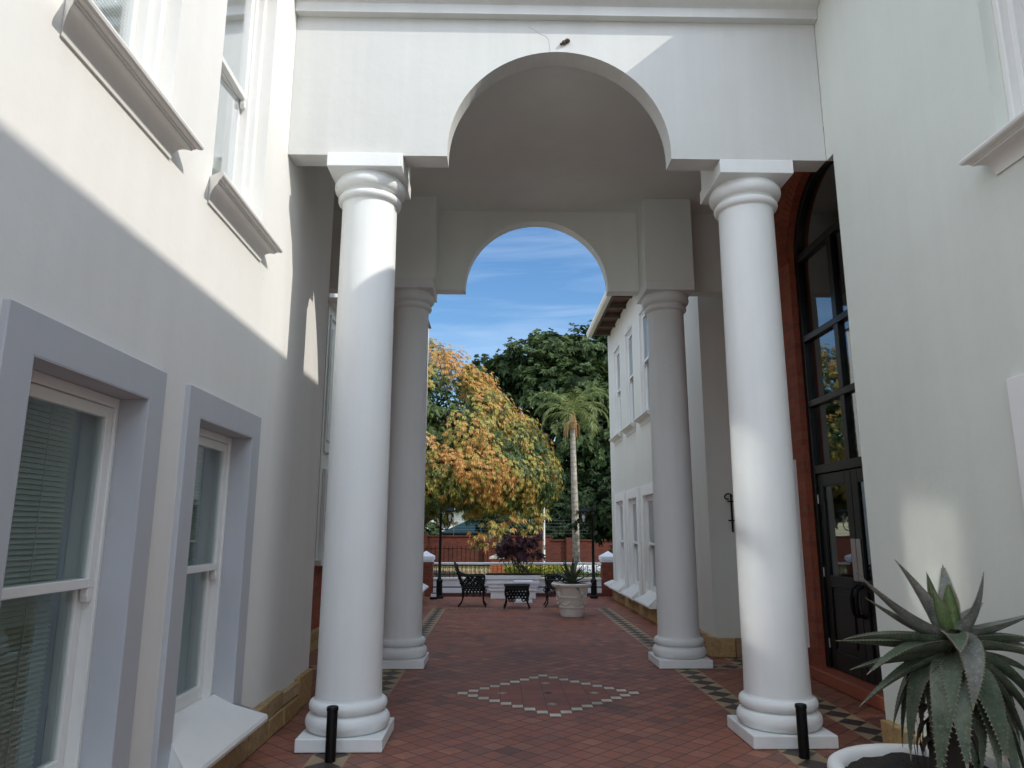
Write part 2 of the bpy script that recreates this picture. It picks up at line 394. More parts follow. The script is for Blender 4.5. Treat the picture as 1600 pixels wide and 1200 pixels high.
# ------------------------------------------------------------------ walls
def grid_wall(mb, X, s, u0, u1, v0, v1, holes, thick=.3, cuts=()):
    """wall in the plane x=X facing s*X, with rectangular holes (ua,ub,va,vb); closed mesh without inner faces"""
    us = sorted({u0, u1, *[h[0] for h in holes], *[h[1] for h in holes]}); vs = sorted({v0, v1, *[h[2] for h in holes], *[h[3] for h in holes]})
    us = [u for u in us if u0 <= u <= u1]; vs = [v for v in vs if v0 <= v <= v1]
    def solid(i, j):
        if not (0 <= i < len(us) - 1 and 0 <= j < len(vs) - 1): return False
        cu, cv = (us[i] + us[i + 1]) / 2, (vs[j] + vs[j + 1]) / 2
        return not any(h[0] < cu < h[1] and h[2] < cv < h[3] for h in list(holes) + list(cuts))
    xb = X - s * thick
    def q(*p): mb.add(p, [(0, 1, 2, 3)])
    for i in range(len(us) - 1):
        for j in range(len(vs) - 1):
            if not solid(i, j): continue
            a, b, c, d = us[i], us[i + 1], vs[j], vs[j + 1]
            q((X, a, c), (X, b, c), (X, b, d), (X, a, d)); q((xb, a, c), (xb, b, c), (xb, b, d), (xb, a, d))
            if not solid(i - 1, j): q((X, a, c), (X, a, d), (xb, a, d), (xb, a, c))
            if not solid(i + 1, j): q((X, b, c), (X, b, d), (xb, b, d), (xb, b, c))
            if not solid(i, j - 1): q((X, a, c), (X, b, c), (xb, b, c), (xb, a, c))
            if not solid(i, j + 1): q((X, a, d), (X, b, d), (xb, b, d), (xb, a, d))

def arch_wall(mb, mp, u0, u1, v0, v1, c, spring, r, n0, n1, ends=(True, True), N=40):
    """mp(u,v,n)->xyz. Wall sheet n0..n1 with a round arched opening cut up from v0"""
    def q(*p): mb.add([mp(*x) for x in p], [(0, 1, 2, 3)])
    for n in (n0, n1):
        q((u0, v0, n), (c - r, v0, n), (c - r, v1, n), (u0, v1, n)); q((c + r, v0, n), (u1, v0, n), (u1, v1, n), (c + r, v1, n))
    th = [PI - PI * i / N for i in range(N + 1)]
    P = [(c + r * math.cos(t), spring + r * math.sin(t)) for t in th]
    for (ua, va), (ub, vb) in zip(P, P[1:]):
        for n in (n0, n1): q((ua, va, n), (ub, vb, n), (ub, v1, n), (ua, v1, n))
        q((ua, va, n0), (ub, vb, n0), (ub, vb, n1), (ua, va, n1))
        q((ua, v1, n0), (ub, v1, n0), (ub, v1, n1), (ua, v1, n1))
    for u in (c - r, c + r):
        if spring > v0: q((u, v0, n0), (u, spring, n0), (u, spring, n1), (u, v0, n1))
    for a, b in ((u0, c - r), (c + r, u1)):
        for v in (v0, v1): q((a, v, n0), (b, v, n0), (b, v, n1), (a, v, n1))
    if ends[0]: q((u0, v0, n0), (u0, v1, n0), (u0, v1, n1), (u0, v0, n1))
    if ends[1]: q((u1, v0, n0), (u1, v1, n0), (u1, v1, n1), (u1, v0, n1))

# ------------------------------------------------------------------ sash windows (parts of a building)
_wcache = {}
def window(parent, s, X, yc, kind, surround='white', w=.95, blind='blind', rails=None):
    """window part at plane x=X, facing s. sub-parts: sash_frame, pane, blind, sill"""
    key = (s, kind, surround, w, blind)
    po = Vector((0, 0, 0)); p = parent
    while p is not None: po += p.location; p = p.parent
    if key in _wcache:
        src = _wcache[key]
        c = src.copy(); COL.objects.link(c); c.parent = parent; c.location = Vector((X, yc, 0)) - po
        for ch in [q for q in bpy.data.objects if q.parent == src]:
            d = ch.copy(); COL.objects.link(d); d.parent = c
        return c
    h = w / 2
    if kind == 'lower': z0, z1, rev, rail = .44, 2.26, .115, 1.345
    else: z0, z1, rev, rail = 3.78, 5.92, .13, 4.87
    if surround == 'rear': rev = .04 if kind == 'lower' else .05
    B = lambda mb, n0, n1, u0, u1, v0, v1: mb.box(*sorted((s * n0, s * n1)), u0, u1, v0, v1)
    root = MB(); t = .17
    if kind == 'lower':
        root.prism([(-h - t, .30), (-h - t, z1 + t), (h + t, z1 + t), (h + t, .30), (h, .30), (h, z1), (-h, z1), (-h, .30)], *sorted((s * -.02, s * .03)), axis='X')
        for a, b, c, d in ((-h, -h + .006, .44, z1), (h - .006, h, .44, z1), (-h + .006, h - .006, z1 - .006, z1)): B(root, -rev - .02, .0302, a, b, c, d)
    else:
        # stepped frame in the reveal
        for a, b, c, d in ((-h, -h + .05, z0, z1), (h - .05, h, z0, z1), (-h + .05, h - .05, z1 - .05, z1)): B(root, -rev - .04, -rev + .05, a, b, c, d)
    mat = M['surround_grey'] if (surround == 'grey' and kind == 'lower') else (M['surround_white'] if kind == 'lower' else M['white'])
    # local coordinates: build around origin
    r = root.build('window', mat, None, bevel=.009)
    _wcache[key] = r
    f = MB()
    e = .05 if kind == 'upper' else 0.007
    hi, zt = h - e, z1 - e
    fw = .045 if kind == 'upper' else .028
    # box frame
    B(f, -rev - .10, -rev, -hi, -hi + fw, z0, zt); B(f, -rev - .10, -rev, hi - fw, hi, z0, zt); B(f, -rev - .10, -rev, -hi + fw, hi - fw, zt - .05, zt)
    B(f, -rev - .10, -rev + .01, -hi + fw, hi - fw, z0, z0 + .04)
    # upper sash (outer plane)
    i0 = hi - fw - .002
    def sash(n0, n1, a, b, c, d, st, top, bot):
        B(f, n0, n1, a, a + st, c, d); B(f, n0, n1, b - st, b, c, d); B(f, n0, n1, a + st, b - st, d - top, d); B(f, n0, n1, a + st, b - st, c, c + bot)
    sash(-rev - .055, -rev - .012, -i0, i0, rail - .02, zt - .053, .05, .055, .045)
    sash(-rev - .097, -rev - .058, -i0, i0, z0 + .042, rail + .025, .055, .045, .085)
    for sg in (-1, 1):
        u = sg * (i0 - .025)
        f.prism([(u - .022, rail - .02), (u + .022, rail - .02), (u + .022, rail - .055), (u + .012, rail - .085), (u - .012, rail - .085), (u - .022, rail - .055)],
                *sorted((s * (-rev - .05), s * (-rev - .014))), axis='X')
    f.build('sash_frame', M['white'], r, bevel=.004)
    g = MB()
    B(g, -rev - .038, -rev - .030, -i0 + .045, i0 - .045, rail + .02, zt - .10)
    B(g, -rev - .080, -rev - .072, -i0 + .05, i0 - .05, z0 + .12, rail - .015)
    if surround == 'coated':      # skew added so the panes throw sun onto the column and wall
        th_ = R(4.0)
        g.v = [(vx + vy * math.sin(th_) - .006, vy, vz) for vx, vy, vz in g.v]
    g.build('pane', M['glass_coated'] if surround == 'coated' else M['glass'], r)
    bl = MB(); bz = z1 - .03; cw = h - (.17 if kind == 'lower' else .02)
    while bz > z0 + .08:
        n0 = -rev - .135
        y0, y1 = -h + .02, (h - .02)
        if kind == 'lower': y1 = h - .15
        tl_ = .0022 if kind == 'upper' else .0055
        x0, x1 = s * (n0 - tl_), s * (n0 + tl_)
        bl.add([(x0, y0, bz + .0102), (x0, y1, bz + .0102), (x1, y1, bz - .0102), (x1, y0, bz - .0102)], [(0, 1, 2, 3)])
        bz -= .0235
    for yy in (-.28, .12): bl.box(*sorted((s * (-rev - .127), s * (-rev - .125))), yy, yy + .006, z0, z1)
    if blind != 'none': bl.build('blind', M[blind], r, recalc=False)
    if kind == 'lower':
        cu = MB(); n = 26
        vs = []
        for i in range(n + 1):
            y = h - .14 + .14 * i / n; vs += [(s * (-rev - .20 + .012 * math.sin(i * 1.5)), y, z0), (s * (-rev - .20 + .012 * math.sin(i * 1.5)), y, z1)]
        cu.add(vs, [(2 * i, 2 * i + 2, 2 * i + 3, 2 * i + 1) for i in range(n)])
        cu.build('curtain', M['curtain'], r, smooth=60, recalc=False)
    sl = MB()
    if kind == 'lower':
        hw = h + t + .02
        prof = [(-rev - .02, .44), (-.0, .435), (.0, .40), (.2, .345), (.215, .33), (.215, .285), (.20, .275), (.08, .27), (-.02, .27), (-rev - .02, .27)]
        prof = [(-rev + .012, .50), (-rev + .012, .36), (-.0, .30), (.06, .272), (.19, .272), (.212, .282), (.218, .305), (.208, .325), (.03, .435)]
        n = len(prof)
        vs = []
        for sgn in (-1, 1):
            for (nn, z) in prof:
                lim = hw if nn > .031 else h
                vs.append((s * nn, sgn * (hw if nn > .031 else (h - .001)), z))
        fs = [tuple(range(n)), tuple(range(2 * n - 1, n - 1, -1))] + [(i, (i + 1) % n, (i + 1) % n + n, i + n) for i in range(n)]
        sl.add(vs, fs)
        # wings of the sill outside the opening, in front of the surround
    else:
        prof = [(.001, 3.60), (.012, 3.60)] + [(.085 - .073 * math.cos(R(t_)), 3.604 + .086 * math.sin(R(t_))) for t_ in range(0, 91, 10)]
        prof += [(.090, 3.692), (.092, 3.702), (.100, 3.703), (.103, 3.711), (.122, 3.713), (.133, 3.722), (.137, 3.735), (.132, 3.75), (.115, 3.758), (.001, 3.782)]
        n = len(prof); h0 = .50
        vs = [(s * nn, sgn * (h0 + .95 * max(nn, .001)), z) for sgn in (-1, 1) for nn, z in prof]
        fs = [(i, i + 1, i + 1 + n, i + n) for i in range(n - 1)]
        fs += [tuple(range(n)), tuple(range(2 * n - 1, n - 1, -1))]
        sl.add(vs, fs)
        B(sl, -rev + .052, -.001, -h + .001, h - .001, 3.72, 3.785)
    sl.build('sill', M['sill'], r, smooth=28)
    r.parent = parent; r.location = Vector((X, yc, 0)) - po
    return r

def stone_course(parent, X, s, y0, y1, top=.27, proud=.06, endcap=None, seed=1, name='stone_plinth'):
    rr = random.Random(seed); mb = MB(); y = y0
    while y < y1 - .01:
        L = min(rr.uniform(.26, .5), y1 - y)
        if y1 - y - L < .12: L = y1 - y
        split = rr.random() < .35
        for (a, b) in (((0, top * .55), (top * .55, top)) if split else ((0, top),)):
            tt = b + (rr.uniform(-.012, .02) if b == top else -.006)
            pr = proud + rr.uniform(-.012, .014)
            x0, x1 = sorted((X - s * .02, X + s * pr))
            o = len(mb.v)
            mb.box(x0, x1, y + .005, y + L - .005, a + .003, tt)
            mb.v[o:] = [(vx + rr.uniform(-.005, .005), vy + rr.uniform(-.004, .004), vz + (rr.uniform(-.005, .005) if vz > .01 else 0)) for vx, vy, vz in mb.v[o:]]
        y += L
    return mb.build(name, M['stone'], parent, bevel=.010)

XL, XR, XRR = -1.82, 2.86, 2.83
# ------------------------------------------------------------------ LEFT BUILDING
lb = thing('white_building', 'white plastered building along the left with grey framed lower windows and sunlit upper wall', 'building', (XL, 3, 0))
LOW_L = [3.225, 4.825, 1.62, .02]; UP_L = [3.19, 4.745, 1.6, 0.0]
hl = [(c - .475, c + .475, .44, 2.26) for c in LOW_L] + [(c - .475, c + .475, 3.78, 5.92) for c in UP_L]
mb = MB(); grid_wall(mb, XL, 1, -6, 7.47, 0, 6.75, hl)
mb.build('wall', M['wall_left'], lb, merge=True)
for c in LOW_L: window(lb, 1, XL, c, 'lower', 'grey', blind='blind_grey')
for c in UP_L: window(lb, 1, XL, c, 'upper', 'coated')
stone_course(lb, XL, 1, -5.9, 7.45, .27, .055, seed=3)
# end wall, recess, rear wing and the hidden shell of the building
mb = MB(); mb.box(-9, XL - .30, 7.17, 7.468, 0, 6.75); mb.build('end_wall', M['wall_left'], lb)
mb = MB(); mb.box(-2.75, -2.5, 7.468, 10.2, .0, 5.95); mb.box(-2.75, -2.502, 10.2, 11.5, 0, 1.12); mb.build('brick_wall', M['brickX'], lb)
stone_course(lb, -2.5, 1, 7.5, 11.49, .26, .05, seed=8)
bay = MB(); bay.box(-2.75, -2.47, 10.2, 11.5, 1.2, 6.75)
bay.box(-2.469, -2.44, 10.28, 11.4, 2.68, 2.72); bay.box(-2.469, -2.44, 10.28, 11.4, 4.66, 4.70); bay.box(-2.469, -2.44, 10.28, 10.32, 2.72, 4.66); bay.box(-2.469, -2.44, 11.36, 11.4, 2.72, 4.66)
bay.box(-2.469, -2.45, 10.42, 11.26, 2.86, 4.52)
bo = bay.build('window_bay', M['wall_right'], lb, bevel=.006)
mb = MB(); mb.box(-2.75, -2.36, 10.08, 11.499, 1.121, 1.199); mb.build('bay_sill', M['sill'], lb, bevel=.01)
mb = MB(); mb.box(-2.469, -2.34, 10.15, 11.499, 4.84, 4.93); mb.build('bay_sill', M['sill'], lb, bevel=.01)
mb = MB(); mb.box(-2.468, -2.42, 10.33, 11.2, 1.205, 2.45); w_ = mb.build('bay_window', M['white'], lb, bevel=.006)
mb = MB(); mb.box(-2.419, -2.41, 10.41, 11.12, 1.30, 1.80); mb.box(-2.419, -2.41, 10.41, 11.12, 1.86, 2.38); mb.build('pane', M['kerbgrey'], w_)
hh = [(c - .475, c + .475, .44, 2.26) for c in (13.6, 15.2, 16.8)] + [(c - .475, c + .475, 3.78, 5.92) for c in (13.6, 15.2, 16.8)]
mb = MB(); grid_wall(mb, XL + .02, 1, 11.5, 18.2, 0, 6.75, hh); mb.build('rear_wall', M['wall_left'], lb, merge=True)
mb = MB(); mb.box(-2.75, XL - .29, 11.502, 11.8, 0, 6.75); mb.build('return_wall', M['wall_left'], lb)
mb = MB(); mb.box(-9, XL - .29, 17.9, 18.198, 0, 6.75); mb.build('far_wall', M['wall_left'], lb)
for c in (13.6, 15.2, 16.8): window(lb, 1, XL + .02, c, 'lower', 'white', blind='blind_dark'); window(lb, 1, XL + .02, c, 'upper')
stone_course(lb, XL + .02, 1, 11.5, 18.2, .27, .055, seed=5)
mb = MB(); mb.box(-9, -8.7, -6, 18.2, 0, 6.75); mb.box(-8.7, XL - .30, -6, -5.7, 0, 6.75); mb.build('back_wall', M['wall_left'], lb)
mb = MB(); mb.box(-8.7, XL - .31, -5.7, 7.17, -.05, .02); mb.box(-8.7, XL - .31, -5.7, 7.17, 3.0, 3.2); mb.box(-8.7, -2.76, 7.47, 17.9, -.05, .02); mb.build('interior_floor', M['interior'], lb)
def hip_roof(parent, xe, s, y0, y1, ze, run=3.6, rise=2.0, gut=True):
    """eave line at x=xe, roof rising in direction -s*x"""
    rf = MB(); x1 = xe - s * run
    rf.add([(xe, y0, ze), (xe, y1, ze), (x1, y1 - 1.5, ze + rise), (x1, y0 + 1.5, ze + rise), (xe - s * 2 * run, y0, ze), (xe - s * 2 * run, y1, ze)],
           [(0, 1, 2, 3), (4, 5, 2, 3), (1, 5, 2), (0, 4, 3), (0, 1, 5, 4)])
    r = rf.build('roof', M['roof'], parent)
    return r
hip_roof(lb, -1.74, 1, -6.4, 18.3, 6.76)
# ------------------------------------------------------------------ RIGHT BUILDING (near wing + brick entrance)
rb = thing('white_building', 'white plastered building on the right with a brick arched entrance recess behind its corner', 'building', (XR, 3, 0))
LOW_R = [3.245, 1.65, .05]; UP_R = [3.262, 1.66, .06]
hr = [(c - .475, c + .475, .44, 2.26) for c in LOW_R] + [(c - .475, c + .475, 3.78, 5.92) for c in UP_R]
mb = MB(); grid_wall(mb, XR, -1, -6, 5.752, 0, 6.5, hr + [(5.63, 5.76, 0, 4.765)]); mb.build('wall', M['wall_right'], rb, merge=True)
for c in LOW_R: window(rb, -1, XR, c, 'lower', 'white', blind='blind_dark')
for c in UP_R: window(rb, -1, XR, c, 'upper', blind='blind_dark')
stone_course(rb, XR, -1, -5.9, 5.60, .25, .06, seed=11)
BX = 3.56
mb = MB(); mb.box(XR + .30, BX + .25, 5.40, 5.628, 0, 4.763); mb.build('corner_wall', M['wall_right'], rb)
DC, DR, DS = 7.46, .89, 4.84
bw = MB()
arch_wall(bw, lambda u, v, n: (n, u, v), 5.63, 8.60, 0, 5.94, DC, DS, DR, BX, BX + .25, ends=(True, False))
grid_wall(bw, BX, -1, 8.60, 9.76, 0, 5.94, [(8.74, 9.56, .36, 2.26)], .25)
bw.build('brick_wall', M['brickX'], rb, merge=True)
# rounded brick arch border (soldier course)
so = MB()
N = 46
for i in range(N):
    t0, t1 = PI * (i + .06) / N, PI * (i + .94) / N
    p = [(DC + rr_ * math.cos(t), DS + rr_ * math.sin(t)) for rr_, t in ((DR + .002, t0), (DR + .23, t0), (DR + .23, t1), (DR + .002, t1))]
    so.prism(p, BX - .014, BX - .001, 'X')
so.build('arch_bricks', island_mat('arch_brick', [(0, (.35, .09, .045)), (1, (.26, .066, .036))], .75, .4, 40), rb)
# narrow window beside the door
nw = window(rb, -1, BX, 9.15, 'lower', 'white', w=.82, blind='blind_dark')
# entrance: black arched glazed screen with a pair of doors
FX = BX + .07
es = MB()
def arcband(mb, r0, r1, x0, x1, a0=0, a1=PI, n=36):
    for i in range(n):
        t0, t1 = a0 + (a1 - a0) * i / n, a0 + (a1 - a0) * (i + 1) / n
        vs = []
        for x in (x0, x1):
            for r_, t in ((r0, t0), (r1, t0), (r1, t1), (r0, t1)): vs.append((x, DC + r_ * math.cos(t), DS + r_ * math.sin(t)))
        mb.add(vs, [(0, 1, 2, 3), (4, 5, 6, 7), (0, 4, 7, 3), (1, 5, 6, 2)])
arcband(es, DR - .10, DR - .002, FX, FX + .12)
es.box(FX, FX + .12, DC - DR + .002, DC - DR + .09, .14, DS); es.box(FX, FX + .12, DC + DR - .09, DC + DR - .002, .14, DS)
for z, hgt in ((2.23, .10), (3.01, .075), (3.79, .075), (4.79, .09)):
    es.box(FX + .004, FX + .11, DC - DR + .09, DC + DR - .09, z, z + hgt)
for za, zb in ((2.33, 3.01), (3.085, 3.79), (3.865, 4.79)):
    es.box(FX + .01, FX + .10, DC - .05, DC + .05, za, zb)
e_o = es.build('entrance_frame', M['door'], rb, bevel=.006)
pg = MB()
for za, zb in ((2.33, 3.01), (3.085, 3.79), (3.865, 4.79)):
    for a, b in ((DC - DR + .09, DC - .05), (DC + .05, DC + DR - .09)): pg.box(FX + .05, FX + .058, a, b, za, zb)
pts = [(DC + (DR - .10) * math.cos(PI * i / 32), DS + .04 + (DR - .10) * math.sin(PI * i / 32) * .95) for i in range(33)]
pg.prism(pts, FX + .05, FX + .058, 'X')
pg.build('pane', M['glass_dark'], e_o)
def door_leaf(y0, y1, hinge_far):
    d = MB(); x0, x1 = FX + .025, FX + .075; z0, z1 = .145, 2.225; st = .13
    d.box(x0, x1, y0, y0 + st, z0, z1); d.box(x0, x1, y1 - st, y1, z0, z1)
    d.box(x0, x1, y0 + st, y1 - st, z0, z0 + .2); d.box(x0, x1, y0 + st, y1 - st, 1.0, 1.12); d.box(x0, x1, y0 + st, y1 - st, z1 - .14, z1)
    d.box(x0 + .018, x1 - .01, y0 + st, y1 - st, z0 + .2, 1.0)
    d.box(x0 + .004, x0 + .017, y0 + st + .05, y1 - st - .05, z0 + .26, .94)
    o = d.build('door', M['door'], rb, bevel=.008)
    g = MB(); g.box(x0 + .02, x0 + .028, y0 + st, y1 - st, 1.12, z1 - .14); g.build('pane', M['glass_dark'], o)
    hd = MB(); yy = y0 + .05 if hinge_far else y1 - .05
    hd.box(x0 - .012, x0 - .001, yy - .045, yy + .045, 1.10, 1.52); hd.build('push_plate', M['steel'], o, bevel=.004)
    hd = MB(); pts = [(x0 - .005, yy, 1.06), (x0 - .06, yy, 1.03), (x0 - .075, yy, .95), (x0 - .075, yy, .85), (x0 - .06, yy, .78), (x0 - .005, yy, .75)]
    hd.tube(pts, .016, 10); hd.build('handle', M['black'], o, smooth=50)
    ye = y1 - .01 if hinge_far else y0 + .01
    for z in (.4, 1.15, 1.95):
        hg = MB(); hg.tube([(x0 - .008, ye, z - .05), (x0 - .008, ye, z + .05)], .009, 8); hg.build('hinge', M['steel'], o)
door_leaf(DC + .004, DC + DR - .094, True); door_leaf(DC - DR + .094, DC - .004, False)
st = MB(); st.box(BX - .085, BX + .4, DC - DR - .3, 9.76 - .02, .005, .135); st.build('door_step', M['step'], rb, bevel=.012)
mb = MB()
mb.box(BX + .25, 8.4, 5.45, 9.74, 5.96, 6.2); mb.box(8.4, 8.7, -6, 9.75, 0, 6.5); mb.box(XR + .30, 8.4, -6, -5.7, 0, 6.5); mb.build('back_wall', M['wall_right'], rb)
mb = MB(); mb.box(XR + .31, 8.4, -5.7, 5.4, -.05, .02); mb.box(BX + .3, 8.4, 5.4, 9.7, -.05, .02); mb.box(XR + .31, 8.4, -5.7, 5.4, 3.0, 3.2)
mb.box(5.9, 6.0, 5.45, 9.74, 0.02, 5.96); mb.build('interior_floor', M['interior'], rb)
def eaves(parent, y0, y1):
    """roof with gutter and open rafters over x=2.28"""
    r = hip_roof(parent, 2.36, -1, y0, y1, 6.56)
    g = MB()
    g.prism([(2.28, 6.60), (2.28, 6.515), (2.31, 6.465), (2.40, 6.455), (2.42, 6.50), (2.42, 6.60)], y0 - .03, y1 + .03, 'Y')
    g.build('gutter', M['gutter'], parent, bevel=.008)
    f = MB(); yy = y0 + .2
    while yy < y1 - .1:
        f.box(2.42, 2.855, yy, yy + .06, 6.42, 6.54); yy += .75
    f.box(2.421, 2.445, y0, y1, 6.44, 6.555)
    f.build('rafter', M['rafter'], parent)
eaves(rb, -6.4, 9.74)
# crack lines in the render
def crack(parent, pts, wdt, name='crack'):
    c = MB()
    for (a, b) in zip(pts, pts[1:]):
        a, b = Vector(a), Vector(b); c.tube([a, b], wdt, 4)
    c.build(name, M['crack'], parent)

# ------------------------------------------------------------------ REAR RIGHT WING
rw = thing('white_building', 'pale two storey wing behind the portico with three narrow sash windows per floor', 'building', (XRR, 14, 0))
WY = [13.575, 15.175, 16.775]
hh = [(c - .475, c + .475, .44, 2.26) for c in WY] + [(c - .475, c + .475, 3.78, 5.92) for c in WY]
mb = MB(); grid_wall(mb, XRR, -1, 9.78, 18.05, 0, 6.5, hh); mb.build('wall', M['wall_rear'], rw, merge=True)
mb = MB(); mb.box(XRR + .30, 8.7, 9.78, 10.05, 0, 6.5); mb.box(XRR + .30, 8.7, 17.75, 18.05, 0, 6.5); mb.box(8.4, 8.7, 10.05, 17.75, 0, 6.5); mb.build('return_wall', M['wall_rear'], rw)
mb = MB(); mb.box(XRR + .31, 8.4, 10.05, 17.75, -.05, .02); mb.box(XRR + .31, 8.4, 10.05, 17.75, 3.0, 3.2); mb.build('interior_floor', M['interior'], rw)
for c in WY: window(rw, -1, XRR, c, 'lower', 'rear', blind='none'); window(rw, -1, XRR, c, 'upper', 'rear', blind='none')
stone_course(rw, XRR, -1, 9.72, 18.05, .24, .055, seed=21)
mb = MB()
rr_ = random.Random(4); x = XRR - .05
while x < BX - .02:
    L = min(rr_.uniform(.26, .42), BX - .01 - x); mb.box(x + .004, x + L - .004, 9.72 + rr_.uniform(-.01, .006), 9.79, .003, .235 + rr_.uniform(-.012, .02)); x += L
mb.build('stone_plinth', M['stone'], rw, bevel=.012)
mb = MB(); prof = [(0, .25), (-.12, .27), (-.2, .29), (-.215, .32), (-.19, .345), (0, .42)]
mb.prism([(XRR + a, b) for a, b in prof], 17.5, 18.25, 'Y'); mb.build('end_sill', M['sill'], rw, bevel=.01)
eaves(rw, 9.86, 18.0)
# wrought iron bracket on the return wall
wb = thing('wall_bracket', 'black wrought iron scroll bracket fixed to the shaded return wall behind the right column', 'bracket', (3.13, 9.77, 1.8))
mb = MB(); mb.tube([(3.14, 9.765, 1.58), (3.14, 9.765, 2.07)], .014, 8)
for z in (1.73, 1.98): mb.tube([(3.14, 9.77, z), (3.14, 9.70, z), (3.06, 9.66, z)], .011, 8)
mb.build('back_bar', M['black'], wb)
mb = MB(); mb.tube([(3.14 - .05 + .05 * math.cos(t), 9.75 - .03, 2.04 + .05 * math.sin(t) * (1 - t / 12)) for t in [i * .4 for i in range(13)]], .010, 8); mb.build('scroll', M['black'], wb, smooth=60)

# ------------------------------------------------------------------ PORTICO
pt = thing('portico', 'white plastered portico bridging the two buildings with a round arch front and back', 'portico', (.525, 5.76, 0))
AC, AR, SP = .525, .975, 4.825
mp = lambda u, v, n: (u, n, v)
mb = MB(); arch_wall(mb, mp, XL + .002, XR - .002, 4.77, 6.3, AC, SP, AR, 5.755, 5.96); mb.build('front_beam', M['portico'], pt, merge=True)
mb = MB(); arch_wall(mb, mp, -2.498, BX - .002, 4.80, 6.3, AC, 4.835, AR, 9.40, 9.60); mb.build('rear_beam', M['ceiling'], pt, merge=True)
mb = MB(); mb.box(-2.498, BX - .002, 5.962, 9.398, 5.95, 6.1); mb.box(-1.818, BX - .002, 5.90, 5.961, 6.12, 6.3); mb.build('ceiling', M['ceiling'], pt)
mb = MB(); mb.box(-1.815, BX - .002, 5.62, 9.7, 6.32, 6.42); mb.build('roof_slab', M['portico'], pt)
mb = MB()
prof = [(5.756, 6.115), (5.675, 6.115), (5.675, 6.205), (5.66, 6.215), (5.62, 6.235), (5.60, 6.25), (5.60, 6.318), (5.756, 6.319)]
mb.prism(prof, XL + .002, XR - .002, 'X'); mb.build('cornice', M['portico'], pt, bevel=.004)
for cx in (-1.15, 2.24):
    mb = MB(); mb.box(cx - .31, cx + .31, 5.962, 6.36, 4.772, 5.949); mb.build('pier_block', M['ceiling'], pt, bevel=.005)
    mb = MB(); mb.box(cx - .32, cx + .32, 8.955, 9.398, 4.802, 5.949); mb.build('pier_block', M['ceiling'], pt, bevel=.005)
crack(pt, [(.26, 5.7545, 6.05), (.32, 5.7545, 6.01), (.36, 5.7545, 5.98), (.41, 5.7545, 5.955), (.44, 5.7545, 5.92), (.45, 5.7545, 5.80)], .0016)
mn = MB(); mn.ball((.575, 5.74, 5.885), .02, 8); mn.ball((.605, 5.738, 5.90), .026, 8, .7); mn.ball((.55, 5.742, 5.872), .012, 8)
o = mn.build('insect_nest', M['nest'], None, smooth=60, origin=(.575, 5.745, 5.885)); tag(o, 'small brown mud nest stuck on the beam just above the arch crown', 'nest')

# columns
def column(cx, cy, top, label):
    c = thing('column', label, 'column', (cx, cy, 0), 'round portico columns')
    mb = MB(); mb.box(cx - .32, cx + .32, cy - .32, cy + .32, .004, .098); mb.build('plinth', M['column'], c, bevel=.008)
    pr = [(.270, .098)]
    for zc, r0, hh_ in ((.163, .268, .065), (.278, .262, .045)):
        for i in range(13):
            a = -PI / 2 + PI * i / 12; pr.append((r0 + .055 * math.cos(a) * (1 if zc < .2 else .7), zc + hh_ * math.sin(a)))
        pr.append((r0, zc + hh_ + .003))
    pr += [(.258, .335)]
    mb = MB(); mb.lathe(pr, 56, (cx, cy, 0)); mb.build('base', M['column'], c, smooth=40)
    ab = top - .125
    sh = []
    for i in range(25):
        t = i / 24; z = .335 + (ab - .235 - .335) * t
        r_ = .252 - .010 * t - .008 * max(0, t - .4) ** 1.3
        if t < .03: r_ += .004
        sh.append((r_, z))
    mb = MB(); mb.lathe(sh, 56, (cx, cy, 0)); mb.build('shaft', M['column'], c, smooth=50)
    z0 = ab - .235; rt = sh[-1][0]
    cp = [(rt, z0)]
    for i in range(11):
        a = -PI / 2 + PI * i / 10; cp.append((rt + .008 + .032 * math.cos(a), z0 + .045 + .035 * math.sin(a)))
    cp += [(rt + .012, z0 + .083), (rt + .016, z0 + .10)]
    for i in range(11):
        a = -PI / 2 + PI * .72 * i / 10; cp.append((rt + .02 + .055 * math.cos(a), z0 + .165 + .065 * math.sin(a)))
    cp.append((rt + .045, ab))
    mb = MB(); mb.lathe(cp, 56, (cx, cy, 0)); mb.build('capital', M['column'], c, smooth=40)
    mb = MB(); mb.box(cx - .32, cx + .32, cy - .345, cy + .30, ab, top); mb.build('abacus', M['column'], c, bevel=.006)
    return c
column(-1.15, 6.05, 4.768, 'white round column at the front of the portico near the left wall, its upper shaft sunlit')
column(2.24, 6.09, 4.768, 'white round column at the front of the portico near the brick entrance and the aloe')
column(-1.165, 9.285, 4.798, 'white round rear column of the portico on the side of the orange tree')
column(2.24, 9.285, 4.798, 'white round rear column of the portico beside the windowed far wing')

# ------------------------------------------------------------------ GROUND
mb = MB()
gx = [-300, -60, -20, -9, -4, 0, 4, 9, 20, 60, 300]; gy = [-120, -20, 0, 10, 18, 24, 30, 33.8, 36, 39, 44, 60, 120, 400]
def gz(x, y): return -.01 if y < 33.9 else (-1.6 if y > 38 else -.01 - 1.6 * (y - 33.9) / 4.1)
vs = [(x, y, gz(x, y)) for y in gy for x in gx]; n = len(gx)
mb.add(vs, [(j * n + i, j * n + i + 1, (j + 1) * n + i + 1, (j + 1) * n + i) for j in range(len(gy) - 1) for i in range(n - 1)])
tag(mb.build('ground', M['ground'], None, smooth=60), kind='structure')
mb = MB(); mb.add([(-9, -10, .0), (9, -10, .0), (9, 18.9, .0), (-9, 18.9, .0)], [(0, 1, 2, 3)])
tag(mb.build('paving', M['floor'], None), kind='structure')

